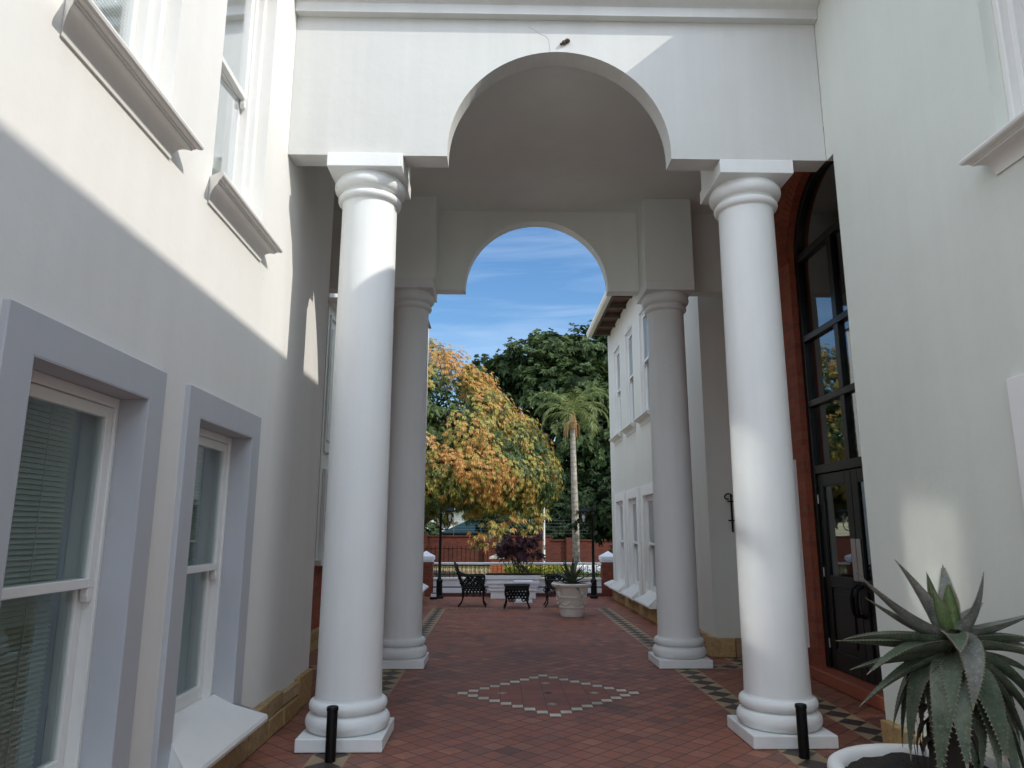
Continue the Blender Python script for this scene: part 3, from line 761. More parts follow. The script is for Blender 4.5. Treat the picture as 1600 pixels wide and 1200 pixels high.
# ------------------------------------------------------------------ BOLLARDS
def bollard(x, y, label):
    b = thing('bollard_light', label, 'bollard', (x, y, 0), 'low garden bollards')
    mb = MB(); mb.lathe([(.038, .003), (.038, .332), (.0375, .334)], 24, (x, y, 0)); mb.build('post', M['black'], b, smooth=40)
    mb = MB(); mb.lathe([(.0375, .336), (.042, .338), (.042, .358), (.038, .364), (.030, .366), (.029, .362), (.001, .361)], 24, (x, y, 0)); mb.build('cap', M['black'], b, smooth=40)
    return b
bollard(-1.165, 5.545, 'short black bollard light in front of the left front column base')
bollard(2.215, 5.575, 'short black bollard light beside the white pot and right front column base')

# ------------------------------------------------------------------ SUCCULENTS
def leaf(mb, B, Cc, T, w, th, up=(0, 0, 1), seg=14, teeth=16, tsz=.011, wp=1.6):
    B, Cc, T, up = Vector(B), Vector(Cc), Vector(T), Vector(up)
    o = len(mb.v); K = 10; tips = []
    for i in range(seg + 1):
        t = i / seg
        p = B * (1 - t) ** 2 + Cc * 2 * t * (1 - t) + T * t * t
        tg = ((Cc - B) * 2 * (1 - t) + (T - Cc) * 2 * t).normalized()
        sd = tg.cross(up)
        sd = sd.normalized() if sd.length > 1e-3 else Vector((1, 0, 0))
        nm = sd.cross(tg)
        ww = w * min(1, .78 + .9 * t) * max(.02, (1 - t ** wp)); hh_ = th * max(.05, 1 - t ** 1.3)
        ring = []
        for j in range(K):
            a = 2 * PI * j / K; e = math.cos(a)
            zz = (-.95 * math.sin(a) if math.sin(a) < 0 else .0)
            z = (hh_ * .30 * (e * e)) if math.sin(a) >= 0 else (-hh_ * (1 - e * e) + hh_ * .22 * e * e)
            q = p + sd * (e * ww * .5) + nm * z
            mb.v.append(tuple(q))
        tips.append((p, sd, nm, tg, ww, hh_))
    for i in range(seg):
        for j in range(K):
            j2 = (j + 1) % K
            mb.f.append((o + i * K + j, o + i * K + j2, o + (i + 1) * K + j2, o + (i + 1) * K + j)); mb.mi.append(1 if (teeth and i >= seg - 1) else 0)
    mb.f.append(tuple(o + j for j in range(K))); mb.mi.append(0)
    mb.f.append(tuple(o + seg * K + j for j in reversed(range(K)))); mb.mi.append(0)
    if teeth:
        for q in range(teeth):
            t = .06 + .9 * q / teeth; fi = t * seg; i = int(fi); fr = fi - i
            a, b = tips[i], tips[min(i + 1, seg)]
            p = a[0].lerp(b[0], fr); ww = a[4] + (b[4] - a[4]) * fr; hh_ = a[5]
            for sg in (-1, 1):
                e = p + a[1] * (sg * ww * .49) + a[2] * (hh_ * .25)
                tp = e + a[1] * sg * tsz + a[3] * tsz * .5
                oo = len(mb.v); l = tsz * .5
                mb.v += [tuple(e - a[3] * l), tuple(e + a[3] * l), tuple(e - a[1] * sg * .004 + a[2] * l * .7), tuple(tp)]
                for f in ((0, 1, 3), (1, 2, 3), (2, 0, 3)): mb.f.append(tuple(oo + v for v in f)); mb.mi.append(1)

PC = Vector((2.19, 3.88, 0))
pot = thing('plant_pot', 'large round white bowl pot in the near right corner holding the aloe', 'pot', tuple(PC))
mb = MB()
pf = [(.20, .004), (.22, .02), (.26, .10), (.33, .20), (.385, .29), (.405, .335), (.43, .352), (.458, .368), (.468, .392), (.462, .415), (.44, .428), (.41, .426), (.392, .41), (.385, .39), (.375, .35), (.372, .34)]
mb.lathe([(r_ * 1.06, z) for r_, z in pf], 64, tuple(PC)); mb.build('bowl', M['potwhite'], pot, smooth=50)
mb = MB(); n = 40; vs = [(PC.x, PC.y, .40)]
for j in range(1, 9):
    for i in range(n):
        r_ = .412 * j / 8; vs.append((PC.x + r_ * math.cos(2 * PI * i / n), PC.y + r_ * math.sin(2 * PI * i / n), .388 + rnd.uniform(-.012, .012)))
fs = [(0, 1 + i, 1 + (i + 1) % n) for i in range(n)] + [(1 + (j - 1) * n + i, 1 + (j - 1) * n + (i + 1) % n, 1 + j * n + (i + 1) % n, 1 + j * n + i) for j in range(1, 8) for i in range(n)]
mb.add(vs, fs); mb.build('soil', M['soil'], pot, smooth=60)
AX = Vector((2.36, 3.90, 1.13))       # rosette heart
al = thing('aloe_plant', 'big grey green toothed aloe rosette on a short trunk growing in the white bowl', 'aloe', (PC.x, PC.y, .37))
px = 1 / 285.0
def aloe_leaf(tx, ty, dep, bow, w, mat, base=(0, 0), bdep=0, th=.024):
    """tip and bow given by offsets (right, up) in metres from the heart"""
    B = AX + Vector((base[0], bdep, base[1])); T = AX + Vector((tx, dep, ty))
    mid = (B + T) / 2
    C2 = mid + Vector((bow[0], 0 if len(bow) < 3 else bow[2], bow[1]))
    w *= 1.22 if ty < -.45 else (1.02 if ty < 0 or abs(tx) > .3 else 1.3); th *= 2.1
    m = MB()
    ax = Vector((AX.x, AX.y, 0))
    out = Vector((mid.x - AX.x, mid.y - AX.y, 0))
    d = (T - B).normalized()
    upv = Vector((0, 0, 1)) if d.z < .75 else (-out.normalized() if out.length > .01 else Vector((0, 1, 0)))
    if d.z < -.6: upv = out.normalized() + Vector((0, 0, .3))
    leaf(m, B, C2, T, w, th, upv, 18, 26, .009, 2.1)
    m.build('leaf', [M[mat], M['aloe_tooth']], al, smooth=55)
y_, g_, o_ = 'aloe_young', 'aloe_grey', 'aloe_green'
# heart leaves
aloe_leaf(-.24, .32, .02, (.05, -.03), .10, g_, (-.03, -.02)); aloe_leaf(-.055, .255, .06, (0, -.0), .07, y_, (-.02, 0), .03); aloe_leaf(-.01, .21, -.05, (.0, .0), .075, y_, (0, -.02), -.03)
aloe_leaf(.11, .29, .18, (.02, -.03), .08, g_, (.02, 0), .05); aloe_leaf(.165, .265, -.08, (.03, -.07), .125, g_, (.02, -.03), -.03)
aloe_leaf(.06, .17, .04, (.02, 0), .07, y_, (.01, 0)); aloe_leaf(-.10, .17, -.06, (.0, -.03), .08, y_, (-.02, -.01), -.02)
# upper spreading leaves
aloe_leaf(-.475, .255, -.02, (.04, -.10), .105, g_, (-.04, -.05)); aloe_leaf(-.33, .11, .2, (.02, -.05), .09, g_, (-.03, -.05), .05)
aloe_leaf(.45, .06, -.05, (-.02, -.02), .10, g_, (.05, -.05)); aloe_leaf(.36, .08, .25, (0, 0), .09, g_, (.04, -.04), .05)
# horizontal ring
aloe_leaf(-.585, -.075, -.05, (-.02, .055), .11, o_, (-.04, -.08), -.02); aloe_leaf(-.55, -.105, .12, (.02, .0), .10, o_, (-.04, -.10), .04)
aloe_leaf(-.535, -.225, -.16, (0, .10), .11, o_, (-.04, -.09), -.04); aloe_leaf(-.52, -.24, .05, (0, .03), .10, o_, (-.04, -.13))
aloe_leaf(-.53, -.40, -.04, (.06, .115), .10, o_, (-.05, -.15))
aloe_leaf(.455, -.10, -.14, (.02, .07), .105, o_, (.04, -.08), -.03); aloe_leaf(.47, -.14, .08, (0, .05), .11, g_, (.05, -.06), .02); aloe_leaf(.41, -.20, -.22, (.02, .09), .12, o_, (.05, -.09), -.04)
aloe_leaf(.45, -.27, .05, (.03, .06), .11, o_, (.05, -.14))
# short front leaf facing the viewer, then the hanging skirt
aloe_leaf(-.09, -.37, -.26, (-.01, .16, -.16), .13, g_, (0, -.06), -.06); aloe_leaf(-.14, -.10, -.30, (0, .06, -.03), .11, o_, (-.02, -.05), -.05)
aloe_leaf(.035, -.60, -.27, (-.01, .12, -.13), .135, o_, (.01, -.16), -.06); aloe_leaf(-.255, -.70, -.20, (-.03, .20, -.10), .13, o_, (-.05, -.15), -.05)
aloe_leaf(-.17, -.74, -.10, (-.06, .14, -.05), .13, o_, (-.05, -.2)); aloe_leaf(.13, -.83, -.22, (.0, .13, -.12), .14, o_, (.03, -.2), -.05)
aloe_leaf(.22, -.80, -.14, (.05, .16, -.08), .13, o_, (.05, -.2), -.03); aloe_leaf(.33, -.70, -.18, (.05, .2, -.10), .13, o_, (.06, -.16), -.04)
aloe_leaf(.40, -.52, -.10, (.05, .18, -.05), .12, o_, (.06, -.14)); aloe_leaf(.36, -.62, .12, (.06, .18, .05), .12, o_, (.06, -.16), .03)
aloe_leaf(-.30, -.55, .10, (-.03, .18, .04), .12, o_, (-.05, -.18), .03); aloe_leaf(-.02, -.76, -.12, (0, .1, -.1), .12, o_, (0, -.25), -.04)
aloe_leaf(.27, -.62, .22, (.03, .2, .1), .12, o_, (.04, -.16), .05); aloe_leaf(-.12, -.6, .22, (-.03, .2, .1), .12, o_, (-.03, -.16), .05)
for i in range(8):     # dense skirt of older leaves around the trunk
    a_ = i * 2.399; q_ = rnd.uniform(.85, 1.1)
    aloe_leaf(.30 * math.cos(a_) * q_, -.60 - .05 * (i % 3), .28 * math.sin(a_) * q_, (.09 * math.cos(a_), .22, .09 * math.sin(a_)), .12, o_ if i % 3 else g_, (.05 * math.cos(a_), -.17), .05 * math.sin(a_))
mb = MB(); mb.tube([(PC.x + .06, PC.y, .33), (PC.x + .08, PC.y, .6), (AX.x - .02, AX.y, .9), (AX.x, AX.y, 1.12)], [.085, .075, .07, .05], 14)
mb.build('trunk', M['thatch'], al, smooth=60)
mb = MB()
for i in range(26):
    a = rnd.uniform(0, 2 * PI); z = rnd.uniform(.5, .95); r_ = rnd.uniform(.10, .17); c0 = Vector((PC.x + .09, PC.y, z))
    d = Vector((math.cos(a), math.sin(a), 0)); leaf(mb, c0 + d * .06, c0 + d * r_ * 1.3 + Vector((0, 0, .02)), c0 + d * r_ + Vector((0, 0, -rnd.uniform(.15, .35))), .06, .008, (0, 0, 1), 5, 0)
mb.build('dead_leaves', M['thatch'], al, smooth=60)

# far pot with agave
p0 = (1.43, 14.3, 0)
fp = thing('plant_pot', 'cast stone urn planter with lion head rings standing on the far red paving', 'pot', p0)
mb = MB(); pf = [(.205, .003), (.215, .03), (.222, .10), (.235, .16), (.25, .17), (.25, .195), (.242, .20), (.275, .34), (.292, .35), (.294, .375), (.285, .38), (.315, .50), (.325, .535), (.365, .55), (.385, .575), (.385, .60), (.37, .615), (.345, .615), (.33, .60), (.325, .56)]
mb.lathe(pf, 48, p0); mb.build('urn', M['potstone'], fp, smooth=40)
mb = MB(); mb.lathe([(.326, .555), (.001, .572)], 32, p0, cap=False); mb.build('soil', M['soil'], fp)
for an in (-60, 30, 120, 210):
    a = R(an); cx, cy = 1.43 + .285 * math.cos(a), 14.3 + .285 * math.sin(a)
    mb = MB(); mb.ball((cx, cy, .43), .045, 12, 1.2); mb.ring((1.43 + .315 * math.cos(a), 14.3 + .315 * math.sin(a), .37), .05, (math.cos(a), math.sin(a), 0), .011, 20)
    for j in range(7):
        b = j * .9; mb.ball((cx - math.sin(a) * .05 * math.cos(b), cy + math.cos(a) * .05 * math.cos(b), .435 + .055 * math.sin(b)), .02, 8)
    mb.build('lion_head', M['potstone'], fp, smooth=60)
for an in range(0, 360, 24):
    a = R(an); mb = MB(); pts = []
    for i in range(7):
        t = i / 6 - .5; aa = a + t * R(26); pts.append((1.43 + .262 * math.cos(aa), 14.3 + .262 * math.sin(aa), .27 - .05 * (1 - 4 * t * t)))
    mb.tube(pts, .013, 6); 
    if an % 48 == 0: mb.build('swag', M['potstone'], fp, smooth=60)
ag = thing('agave_plant', 'dark green spiky agave rosette in the far cast stone urn', 'agave', (1.43, 14.3, .57))
for i in range(26):
    a = i * 2.399; el = R(72 - 3.4 * i); L = .50 + .04 * (i % 4)
    d = Vector((math.cos(a) * math.cos(el), math.sin(a) * math.cos(el), math.sin(el))); B = Vector((1.43, 14.3, .58))
    T = B + d * L + Vector((0, 0, -.07 * i / 26)); C2 = B + d * L * .5 + Vector((0, 0, .06))
    mb = MB(); up = Vector((0, 0, 1)) if el < R(70) else Vector((math.cos(a), math.sin(a), 0)) * -1
    leaf(mb, B + d * .03, C2, T, .105, .022, up, 8, 0); mb.build('leaf', M['agave'], ag, smooth=60)

# ------------------------------------------------------------------ PATIO FURNITURE
def cast_chair(label):
    """faces +x; origin at ground centre"""
    c = thing('garden_chair', label, 'chair', (0, 0, 0), 'black cast iron garden chairs')
    for y in (-.22, .22):
        mb = MB(); mb.tube([(.20, y, .43), (.235, y, .32), (.215, y, .2), (.225, y, .10), (.27, y, .02), (.29, y, .012)], [.018, .02, .015, .014, .016, .012], 8); mb.build('leg', M['iron'], c, smooth=50)
        mb = MB(); mb.tube([(-.20, y, .43), (-.22, y, .30), (-.215, y, .18), (-.25, y, .08), (-.30, y, .02), (-.315, y, .012)], [.018, .019, .015, .014, .016, .012], 8); mb.build('leg', M['iron'], c, smooth=50)
    mb = MB(); mb.box(-.22, .24, -.24, .24, .42, .445)
    for i in range(7):
        x = -.20 + .07 * i
        for y in (-.24, .24): mb.ring((x, y, .375), .032, (0, 1, 0), .012, 10, 5); mb.ring((x + .035, y, .325), .026, (0, 1, 0), .011, 10, 5); mb.tube([(x, y, .345), (x, y, .27 - .05 * (i % 2))], .010, 5)
    for i in range(7):
        y = -.21 + .07 * i; mb.ring((.24, y, .375), .032, (1, 0, 0), .009, 10, 5)
    mb.build('seat', M['iron'], c, smooth=40)
    mb = MB()
    def bk(y, z): return (-.23 - .17 * (z - .43) / .47, y, z)
    mb.tube([bk(-.22, .43), bk(-.25, .6), bk(-.24, .78), bk(-.13, .86), bk(0, .92), bk(.13, .86), bk(.24, .78), bk(.25, .6), bk(.22, .43)], .02, 8)
    for z in (.52, .62, .72):
        for y in (-.17, -.085, 0, .085, .17): mb.ring(bk(y + (.0 if z != .62 else .02), z), .042, (1, 0, -.36), .014, 12, 5)
    mb.ring(bk(0, .815), .06, (1, 0, -.36), .013, 14, 6)
    for y in (-.10, .10): mb.tube([bk(y, .45), bk(y * 1.3, .65), bk(y * .7, .84)], .010, 6)
    mb.build('backrest', M['iron'], c, smooth=50)
    for y in (-.25, .25):
        mb = MB(); mb.tube([bk(y, .72), (-.25, y, .66), (-.12, y, .63), (.05, y, .645), (.18, y, .65), (.235, y, .62), (.24, y, .56), (.22, y, .43)], .017, 8)
        for x, z in ((-.13, .55), (-.02, .54), (.09, .55), (.17, .52), (-.07, .485), (.05, .485), (.14, .47), (-.18, .49), (.20, .58), (-.08, .60), (.03, .605), (.12, .60)): mb.ring((x, y, z), .042, (0, 1, 0), .015, 12, 5)
        mb.build('armrest', M['iron'], c, smooth=50)
    return c
c1 = cast_chair('black cast iron garden chair left of the small table, facing right'); c1.location = (-.50, 16.1, 0)
c2 = copy_tree(c1); c2['label'] = 'black cast iron garden chair half hidden behind the far stone urn'; c2.location = (1.30, 16.05, 0); c2.rotation_euler = (0, 0, PI)
tb = thing('side_table', 'small square black cast iron table between the two garden chairs', 'table', (.425, 15.8, 0))
mb = MB(); mb.box(.425 - .27, .425 + .27, 15.53, 16.07, .455, .475); mb.box(.425 - .25, .425 + .25, 15.55, 16.05, .40, .455); mb.build('tabletop', M['iron'], tb, bevel=.005)
for sx in (-1, 1):
    for sy in (-1, 1):
        x, y = .425 + sx * .22, 15.8 + sy * .22
        mb = MB(); mb.tube([(x, y, .42), (x + sx * .02, y, .30), (x - sx * .005, y, .16), (x + sx * .02, y, .06), (x + sx * .05, y, .012)], [.022, .022, .017, .016, .018], 8); mb.build('leg', M['iron'], tb, smooth=50)
mb = MB()
for i in range(6):
    for z in (.365, .31, .25, .19):
        if z < .22 and i in (2, 3): continue
        for yy in (15.56, 16.04): mb.ring((.425 - .17 + .068 * i + (.03 if z in (.31, .19) else 0), yy, z), .034, (0, 1, 0), .014, 10, 5)
mb.build('apron', M['iron'], tb, smooth=50)
o = MB(); o.box(.40, .72, 15.74, 16.0, .478, .486); o = o.build('napkin', M['blind'], None, origin=(.56, 15.87, .478)); bpy.data.objects.remove(o)
pd = thing('pedestal', 'low white pedestal with a square top standing behind the small black table', 'pedestal', (.60, 16.95, 0))
mb = MB(); mb.box(.38, .82, 16.75, 17.15, .43, .475); mb.build('top', M['planter'], pd, bevel=.006)
mb = MB(); mb.prism([(.46, .06), (.74, .06), (.71, .43), (.49, .43)], 16.83, 17.07, 'Y'); mb.box(.40, .80, 16.76, 17.14, .004, .06); mb.build('base', M['planter'], pd, bevel=.006)
# planter with purple shrub
pl = thing('planter_box', 'long white stepped planter trough in front of the railing', 'planter', (.40, 18.0, 0))
mb = MB()
for z0, z1, g in ((.004, .18, .12), (.18, .225, .075), (.225, .265, .10), (.265, .35, .06), (.35, .395, .02), (.395, .455, .04), (.455, .545, .0)):
    mb.box(-.26 + g, 1.05 - g, 17.75 + g * .7, 18.25 - g * .7, z0, z1)
mb.build('trough', M['planter'], pl, bevel=.006)
mb = MB(); mb.box(-.255, 1.045, 17.755, 18.245, .546, .575); mb.build('soil', M['soil'], pl)

# ------------------------------------------------------------------ PIERS, LOW WALL, RAILING
def pier(x, label):
    p = thing('gate_pier', label, 'pier', (x, 18.65, 0), 'brick piers with white caps')
    mb = MB(); mb.box(x - .19, x + .19, 18.46, 18.84, .003, .45); mb.box(x - .175, x + .175, 18.475, 18.825, .45, .82); mb.build('shaft', M['brickPier'], p, bevel=.006)
    mb = MB(); mb.box(x - .19, x + .19, 18.46, 18.84, .821, .87); mb.box(x - .21, x + .21, 18.44, 18.86, .87, .955)
    a = .215; mb.add([(x - a, 18.65 - a, .955), (x + a, 18.65 - a, .955), (x + a, 18.65 + a, .955), (x - a, 18.65 + a, .955), (x, 18.65, 1.09)], [(0, 1, 4), (1, 2, 4), (2, 3, 4), (3, 0, 4), (0, 1, 2, 3)])
    mb.build('cap', M['planter'], p, bevel=.005)
pier(-1.77, 'brick pier with white pyramid cap at the left end of the railing'); pier(2.80, 'brick pier with white pyramid cap at the right end of the railing')
lw = thing('low_wall', 'low white garden wall with a dark grey groove under the railing', 'wall', (.5, 18.6, 0))
mb = MB(); mb.box(-1.57, 2.60, 18.5, 18.8, .08, .20); mb.box(-1.57, 2.60, 18.515, 18.785, .235, .40); mb.box(-1.57, 2.60, 18.48, 18.82, .40, .44); mb.build('masonry', M['planter'], lw, bevel=.006)
mb = MB(); mb.box(-1.57, 2.60, 18.53, 18.77, .20, .235); mb.build('groove', M['kerbgrey'], lw)
mb = MB(); mb.box(-1.57, 2.60, 18.44, 18.8, .003, .08); mb.build('skirting', M['maroon'], lw)
rl = thing('railing', 'black barred railing with a white top rail on the low garden wall', 'railing', (.5, 18.65, .44))
mb = MB(); mb.tube([(-1.57, 18.65, .78), (2.60, 18.65, .78)], .03, 12); mb.ball((2.55, 18.45, .77), .05, 12); mb.build('top_rail', M['white'], rl, smooth=60)
mb = MB(); mb.tube([(-1.57, 18.65, .52), (2.60, 18.65, .52)], .01, 8); mb.build('lower_rail', M['iron'], rl)
bar0 = None
for i in range(38):
    x = -1.5 + .108 * i
    if bar0 is None:
        mb = MB(); mb.tube([(x, 18.65, .44), (x, 18.65, .755)], .0075, 6); bar0 = mb.build('bar', M['iron'], rl, origin=(x, 18.65, .44))
    else:
        b = bar0.copy(); COL.objects.link(b); b.location.x = bar0.location.x + .108 * i
# lamps
def lamp(x, y, sx, label):
    l = thing('lamp_post', label, 'lamp', (x, y, 0), 'black lantern lamp posts')
    mb = MB(); mb.lathe([(.10, .003), (.10, .05), (.075, .07), (.07, .36), (.078, .38), (.078, .42), (.05, .45), (.036, .52), (.033, 1.95), (.045, 1.97), (.045, 2.0), (.02, 2.03), (.035, 2.10), (.01, 2.18)], 20, (x, y, 0)); mb.build('post', M['black'], l, smooth=40)
    lx = x + sx * .22
    mb = MB(); mb.tube([(x, y, 1.62), (x + sx * .08, y, 1.60), (x + sx * .17, y, 1.62), (lx, y, 1.70), (lx, y, 1.80)], .013, 8); mb.tube([(x, y, 1.88), (x + sx * .06, y, 1.80), (x + sx * .10, y, 1.68), (x + sx * .06, y, 1.64)], .010, 8)
    mb.build('arm', M['black'], l, smooth=60)
    la = MB()
    for zz, r_ in ((1.80, .055), (2.04, .115)):
        P = [(lx + r_ * math.cos(PI / 4 + PI / 2 * i), y + r_ * math.sin(PI / 4 + PI / 2 * i), zz) for i in range(4)]
        for i in range(4): la.tube([P[i], P[(i + 1) % 4]], .008, 6)
    for i in range(4):
        a = PI / 4 + PI / 2 * i; la.tube([(lx + .055 * math.cos(a), y + .055 * math.sin(a), 1.80), (lx + .115 * math.cos(a), y + .115 * math.sin(a), 2.04)], .008, 6)
    la.lathe([(.135, 2.045), (.14, 2.055), (.06, 2.12), (.03, 2.13), (.03, 2.15), (.001, 2.18)], 16, (lx, y, 0))
    lo = la.build('lantern', M['black'], l)
    gl = MB(); r0, r1 = .052, .111
    vs = [(lx + r_ * math.cos(PI / 4 + PI / 2 * i), y + r_ * math.sin(PI / 4 + PI / 2 * i), zz) for zz, r_ in ((1.805, r0), (2.035, r1)) for i in range(4)]
    gl.add(vs, [(i, (i + 1) % 4, (i + 1) % 4 + 4, i + 4) for i in range(4)]); gl.build('pane', M['lampglass'], lo)
    bb = MB(); bb.lathe([(.02, 1.805), (.02, 1.87), (.034, 1.89), (.038, 1.93), (.025, 1.97), (.001, 1.985)], 14, (lx, y, 0)); bb.build('bulb', M['bulb'], lo, smooth=60)
lamp(-1.37, 17.95, 1, 'black lantern lamp post by the left end of the railing under the orange tree')
lamp(2.34, 18.0, -1, 'black lantern lamp post by the right end of the railing near the palm trunk')
fl_ = thing('floodlight', 'small black floodlight with a white face on the paving by the left lamp post', 'floodlight', (-1.46, 17.7, 0))
mb = MB(); mb.box(-1.56, -1.40, 17.66, 17.74, .04, .15); mb.box(-1.57, -1.39, 17.67, 17.80, .004, .035); mb.build('housing', M['black'], fl_, bevel=.006)
mb = MB(); mb.box(-1.545, -1.415, 17.652, 17.659, .06, .135); mb.build('lens', M['bulb'], fl_)

# ------------------------------------------------------------------ FOLIAGE
def whorl(mb, c, d, n, L, w, mi, rr, droop=.35, spread=.9):
    d = d.normalized(); a = d.cross(Vector((.31, .17, .93))).normalized(); b = d.cross(a)
    ph = rr.uniform(0, 6.28)
    for i in range(n):
        t = ph + 2 * PI * i / n + rr.uniform(-.25, .25); el = rr.uniform(.15, 1.0) * spread
        r = (a * math.cos(t) + b * math.sin(t)); v = (r * math.cos(.9 - el) + d * math.sin(.9 - el)).normalized()
        l = L * rr.uniform(.75, 1.15); sd = v.cross(d); sd = sd.normalized() if sd.length > .01 else a
        m_ = c + v * l * .5 + d * l * .06; e = c + v * l + Vector((0, 0, -droop * l)); h = sd * (w * .5)
        mb.add([c, m_ - h, e, m_ + h], [(0, 1, 2, 3)], mi)
def nz3(p, s):
    return (math.sin(p.x * s + 1.3) * math.cos(p.y * s * 1.1 + .5) + math.sin(p.z * s * .9 + 2.1) * math.cos(p.x * s * .7 - 1) + math.sin((p.x + p.z) * s * 1.9 + 4) * .6) / 2.6
def limbs(mb, base, tips, r0, rr, bend=.3):
    for tp in tips:
        B, T = Vector(base), Vector(tp); m1 = B.lerp(T, .4) + Vector((rr.uniform(-bend, bend), rr.uniform(-bend, bend), rr.uniform(0, bend)))
        mb.tube([B, m1, T], [r0, r0 * .6, r0 * .2], 7)

# orange mango tree
rr = random.Random(11)
MT = Vector((-3.0, 26, 0))
mt = thing('flushing_tree', 'dense dome shaped tree with orange and yellow new leaves beyond the railing', 'tree', tuple(MT))
mb = MB(); mb.tube([MT + Vector((.1, 0, -.05)), MT + Vector((.1, 0, .8)), MT + Vector((.05, .1, 1.9)), MT + Vector((.0, 0, 3.2))], [.24, .2, .18, .12], 12)
limbs(mb, MT + Vector((.1, 0, 1.6)), [MT + Vector(v) for v in ((3.2, -.5, 3.2), (-2.4, .4, 4.2), (1.6, 1.8, 4.8), (.4, -2.2, 4.4), (2.2, -1.8, 3.0), (0, 0, 6.6))], .11, rr)
mb.build('trunk', M['bark'], mt, smooth=60)
mb = MB()
# crown: many sub-domes on a big dome
subs = []
for i in range(150):
    for _ in range(50):
        v = Vector((rr.gauss(0, 1), rr.gauss(0, 1), rr.gauss(0, 1))).normalized()
        if v.z > -.62: break
    p = Vector((v.x * 4.8, v.y * 4.3, 3.45 + (v.z * 4.55 if v.z > 0 else v.z * 1.4)))
    if v.z > 0: p.x *= (1 - .36 * v.z)
    subs.append((MT + p * 1.0 + Vector((0, 0, 0)), v, rr.uniform(.65, 1.1)))
for (c, v, rad) in subs:
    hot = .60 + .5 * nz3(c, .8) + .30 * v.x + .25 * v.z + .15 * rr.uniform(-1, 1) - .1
    for j in range(190):
        u = Vector((rr.gauss(0, 1), rr.gauss(0, 1), rr.gauss(0, 1))).normalized()
        if u.dot(v) < -.25: u = -u
        p = c - v * rad * .40 + u * rad * rr.uniform(.72, 1.05)
        d = (u + v * .5 + Vector((0, 0, .3)))
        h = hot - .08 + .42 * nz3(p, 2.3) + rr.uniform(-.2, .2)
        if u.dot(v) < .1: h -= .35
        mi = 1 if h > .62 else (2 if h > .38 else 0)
        whorl(mb, p, d, 8, .105 if mi else .13, .035, mi, rr, .4)
for j in range(3200):
    v = Vector((rr.gauss(0, 1), rr.gauss(0, 1), rr.gauss(0, 1))).normalized(); r_ = rr.uniform(.3, .88)
    p = MT + Vector((v.x * 4.3 * r_ * (1 - .36 * max(0, v.z)), v.y * 4.1 * r_, 3.45 + v.z * (4.2 if v.z > 0 else 1.25) * r_)); whorl(mb, p, v + Vector((0, 0, .2)), 6, .38, .13, 0, rr, .4)
# low drooping sprays
for (x, y, z) in ((3.6, -2.0, 2.0), (2.9, -2.6, 1.75), (3.2, -2.4, 1.55), (2.45, -2.6, 1.3), (4.1, -1.4, 2.3), (4.4, -.8, 2.0), (4.0, -1.2, 1.75), (2.2, -2.8, 2.1), (1.4, -2.6, 2.0)):
    for j in range(26):
        q = MT + Vector((x, y, z)) + Vector((rr.gauss(0, .16), rr.gauss(0, .16), rr.gauss(0, .16))); whorl(mb, q, Vector((rr.uniform(-.4, .4), -.6, .3)), 8, .12, .038, rr.choice((1, 2, 2, 0)), rr, .5)
mb.build('crown', [M['leaf_green'], M['leaf_orange'], M['leaf_yellow']], mt, recalc=False)

def broad_tree(name, label, base, trunk_h, blobs, leafn, L, w, rr, mats, group=None, per=9, tr=.3, shadefrac=.35):
    t = thing(name, label, 'tree', base, group); B = Vector(base)
    mb = MB(); mb.tube([B + Vector((0, 0, -.1)), B + Vector((.1, 0, trunk_h * .5)), B + Vector((0, 0, trunk_h))], [tr, tr * .8, tr * .6], 10)
    limbs(mb, B + Vector((0, 0, trunk_h * .85)), [B + Vector(b[0]) for b in blobs], tr * .5, rr, .6); mb.build('trunk', M['bark'], t, smooth=60)
    mb = MB(); tot = sum(b[1] ** 2 for b in blobs)
    for c, rad in blobs:
        c = B + Vector(c); n = int(leafn * rad * rad / tot)
        tw = []
        for j in range(max(4, n // 16)):
            u = Vector((rr.gauss(0, 1), rr.gauss(0, 1), rr.gauss(0, 1) + .25)).normalized(); tw.append((c + u * rad * rr.uniform(.62, 1.0), u, rr.uniform(.45, .8)))
        for (p, u, s_) in tw:
            for q in range(16):
                e = Vector((rr.gauss(0, 1), rr.gauss(0, 1), rr.gauss(0, .8))) * s_ * .42
                whorl(mb, p + e, u + Vector((rr.uniform(-.5, .5), rr.uniform(-.5, .5), .5)), per, L, w, 0, rr, .3)
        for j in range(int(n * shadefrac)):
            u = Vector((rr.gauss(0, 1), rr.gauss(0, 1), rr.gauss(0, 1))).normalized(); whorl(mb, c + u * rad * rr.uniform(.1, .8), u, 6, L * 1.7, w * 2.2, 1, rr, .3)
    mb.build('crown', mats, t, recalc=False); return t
rr = random.Random(5)
bl = [((-3.4, -.5, 11.2), 1.9), ((-2.6, -1, 8.8), 2.0), ((-1.2, -1.2, 12.2), 1.9), ((1.0, -1.0, 13.0), 2.1), ((.4, -2, 10.4), 2.3), ((3.2, -.5, 13.2), 2.2), ((2.6, -1.8, 10.6), 2.4), ((5.4, 0, 12.6), 2.3), ((4.8, -1.5, 9.6), 2.4),
      ((-.6, -1.5, 7.6), 2.2), ((2.2, -2.2, 7.6), 2.3), ((4.6, -2, 6.8), 2.3), ((-1.6, 0, 5.4), 2.0), ((1.2, -1.4, 5.0), 2.2), ((3.8, -1.6, 4.2), 2.2), ((7.5, 0, 10.6), 2.6), ((7.0, 0, 7.4), 2.4), ((.8, .5, 13.6), 1.4)]
bl = [((x, y, z + 1.0), r_) for (x, y, z), r_ in bl]
